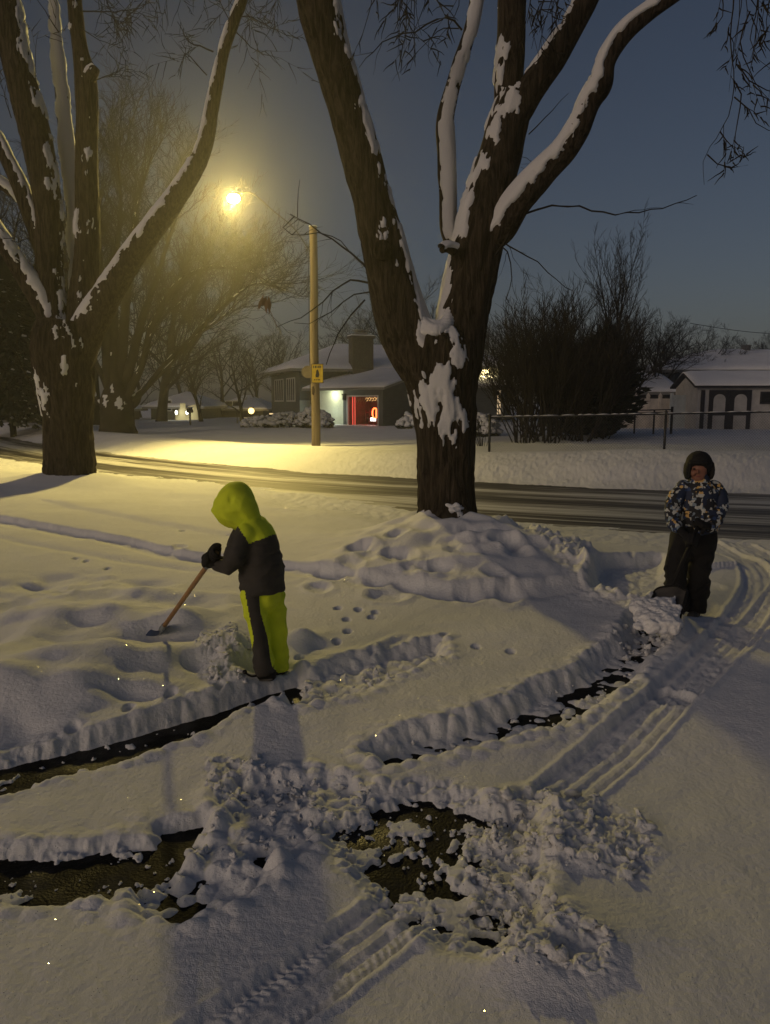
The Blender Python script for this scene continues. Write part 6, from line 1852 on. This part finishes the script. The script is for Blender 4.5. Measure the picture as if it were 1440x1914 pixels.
def point(name, loc, energy, col, r=.1):
    l = bpy.data.lights.new(name, 'POINT'); l.energy = energy; l.color = col; l.shadow_soft_size = r
    o = bpy.data.objects.new(name, l); COL.objects.link(o); o.location = tuple(float(q) for q in loc); return o

# sodium street lamp: throws low and wide over the road, less straight down and little to the house side
lo = point('street_lamp_light', (LAMP[0], LAMP[1], LAMP[2] - .02), LAMP_W, (1, .75, .21), .25)
l = lo.data; l.use_nodes = True
N, L = l.node_tree.nodes, l.node_tree.links
em = N['Emission']
tc = N.new('ShaderNodeTexCoord'); sp = N.new('ShaderNodeSeparateXYZ'); L.new(tc.outputs['Normal'], sp.inputs[0])
rz = N.new('ShaderNodeValToRGB')          # by cosine from straight up
mr = N.new('ShaderNodeMapRange'); mr.inputs[1].default_value = -1; mr.inputs[2].default_value = 1; L.new(sp.outputs[2], mr.inputs[0])
L.new(mr.outputs[0], rz.inputs[0])
cr = rz.color_ramp; cr.elements[0].position = 0; cr.elements[0].color = (.24, .24, .24, 1); cr.elements[1].position = 1; cr.elements[1].color = (.3, .3, .3, 1)
for p, v in ((.08, .24), (.146, .245), (.19, .24), (.25, .25), (.33, .25), (.41, .24), (.5, .22)):
    e = cr.elements.new(p); e.color = (v, v, v, 1)
ry = N.new('ShaderNodeMapRange'); ry.interpolation_type = 'SMOOTHSTEP'
ry.inputs[1].default_value = -.05; ry.inputs[2].default_value = .45; ry.inputs[3].default_value = 1; ry.inputs[4].default_value = .04
L.new(sp.outputs[1], ry.inputs[0])
mu = N.new('ShaderNodeMath'); mu.operation = 'MULTIPLY'; L.new(rz.outputs[0], mu.inputs[0]); L.new(ry.outputs[0], mu.inputs[1])
rx = N.new('ShaderNodeMapRange'); rx.interpolation_type = 'SMOOTHSTEP'
rx.inputs[1].default_value = .08; rx.inputs[2].default_value = .7; rx.inputs[3].default_value = 1; rx.inputs[4].default_value = .13
L.new(sp.outputs[0], rx.inputs[0])
m3 = N.new('ShaderNodeMath'); m3.operation = 'MULTIPLY'; L.new(mu.outputs[0], m3.inputs[0]); L.new(rx.outputs[0], m3.inputs[1])
L.new(m3.outputs[0], em.inputs['Strength'])

# lit lamps of the houses, and unseen light on the entry wall
point('entry_light', MW @ Vector((-.12, 3.7, 2.05)), 26, (.95, 1, .66), .06)
point('entry_low_light', MW @ Vector((-.6, 3.6, 1.2)), 22, (.85, 1, .85), .06)  # unseen second light low before the entry wall, apart from the lantern
point('red_room_light', MW @ Vector((.9, 1.9, 1.5)), 9, (1, .12, .07), .08)
point('eave_light', MU @ Vector((.45, -.42, 3.40)), 60, (1, .80, .38), .06)
for px in (330, 350): point('garage_lamp_light', D(px, 771, 54.9), 12, (1, .95, .72), .1)
point('porch_lamp_light', D(470, 768, 62.6), 14, (1, .7, .25), .1)
point('red_lamp_light', D(177, 767, 49.4), 7, (1, .06, .1), .06)

# damp winter air
if HAZE > 0:
    hz = MB().box(-318, 318, -32, 318, -1.2, 24).build('haze', [])
    m = bpy.data.materials.new('haze'); m.use_nodes = True
    N, L = m.node_tree.nodes, m.node_tree.links
    N.remove(N['Principled BSDF'])
    v = N.new('ShaderNodeVolumePrincipled'); v.inputs['Color'].default_value = (.99, .99, .99, 1); v.inputs['Density'].default_value = HAZE; v.inputs['Anisotropy'].default_value = .78
    L.new(v.outputs[0], N['Material Output'].inputs['Volume'])
    hz.data.materials.append(m); tag(hz, 'thin damp winter haze filling the whole street', kind='stuff')

S.render.engine = 'CYCLES'
cy = S.cycles
cy.max_bounces = 5; cy.diffuse_bounces = 2; cy.glossy_bounces = 2; cy.transmission_bounces = 2; cy.volume_bounces = 1; cy.transparent_max_bounces = 6
cy.sample_clamp_indirect = 3; cy.use_denoising = True
try: cy.denoiser = 'OPENIMAGEDENOISE'
except Exception: pass
cy.caustics_reflective = False; cy.caustics_refractive = False
cy.volume_step_rate = 4
vs = S.view_settings
vs.view_transform = 'Standard'; vs.look = 'None'; vs.exposure = EXPO; vs.gamma = 1; vs.use_curve_mapping = False
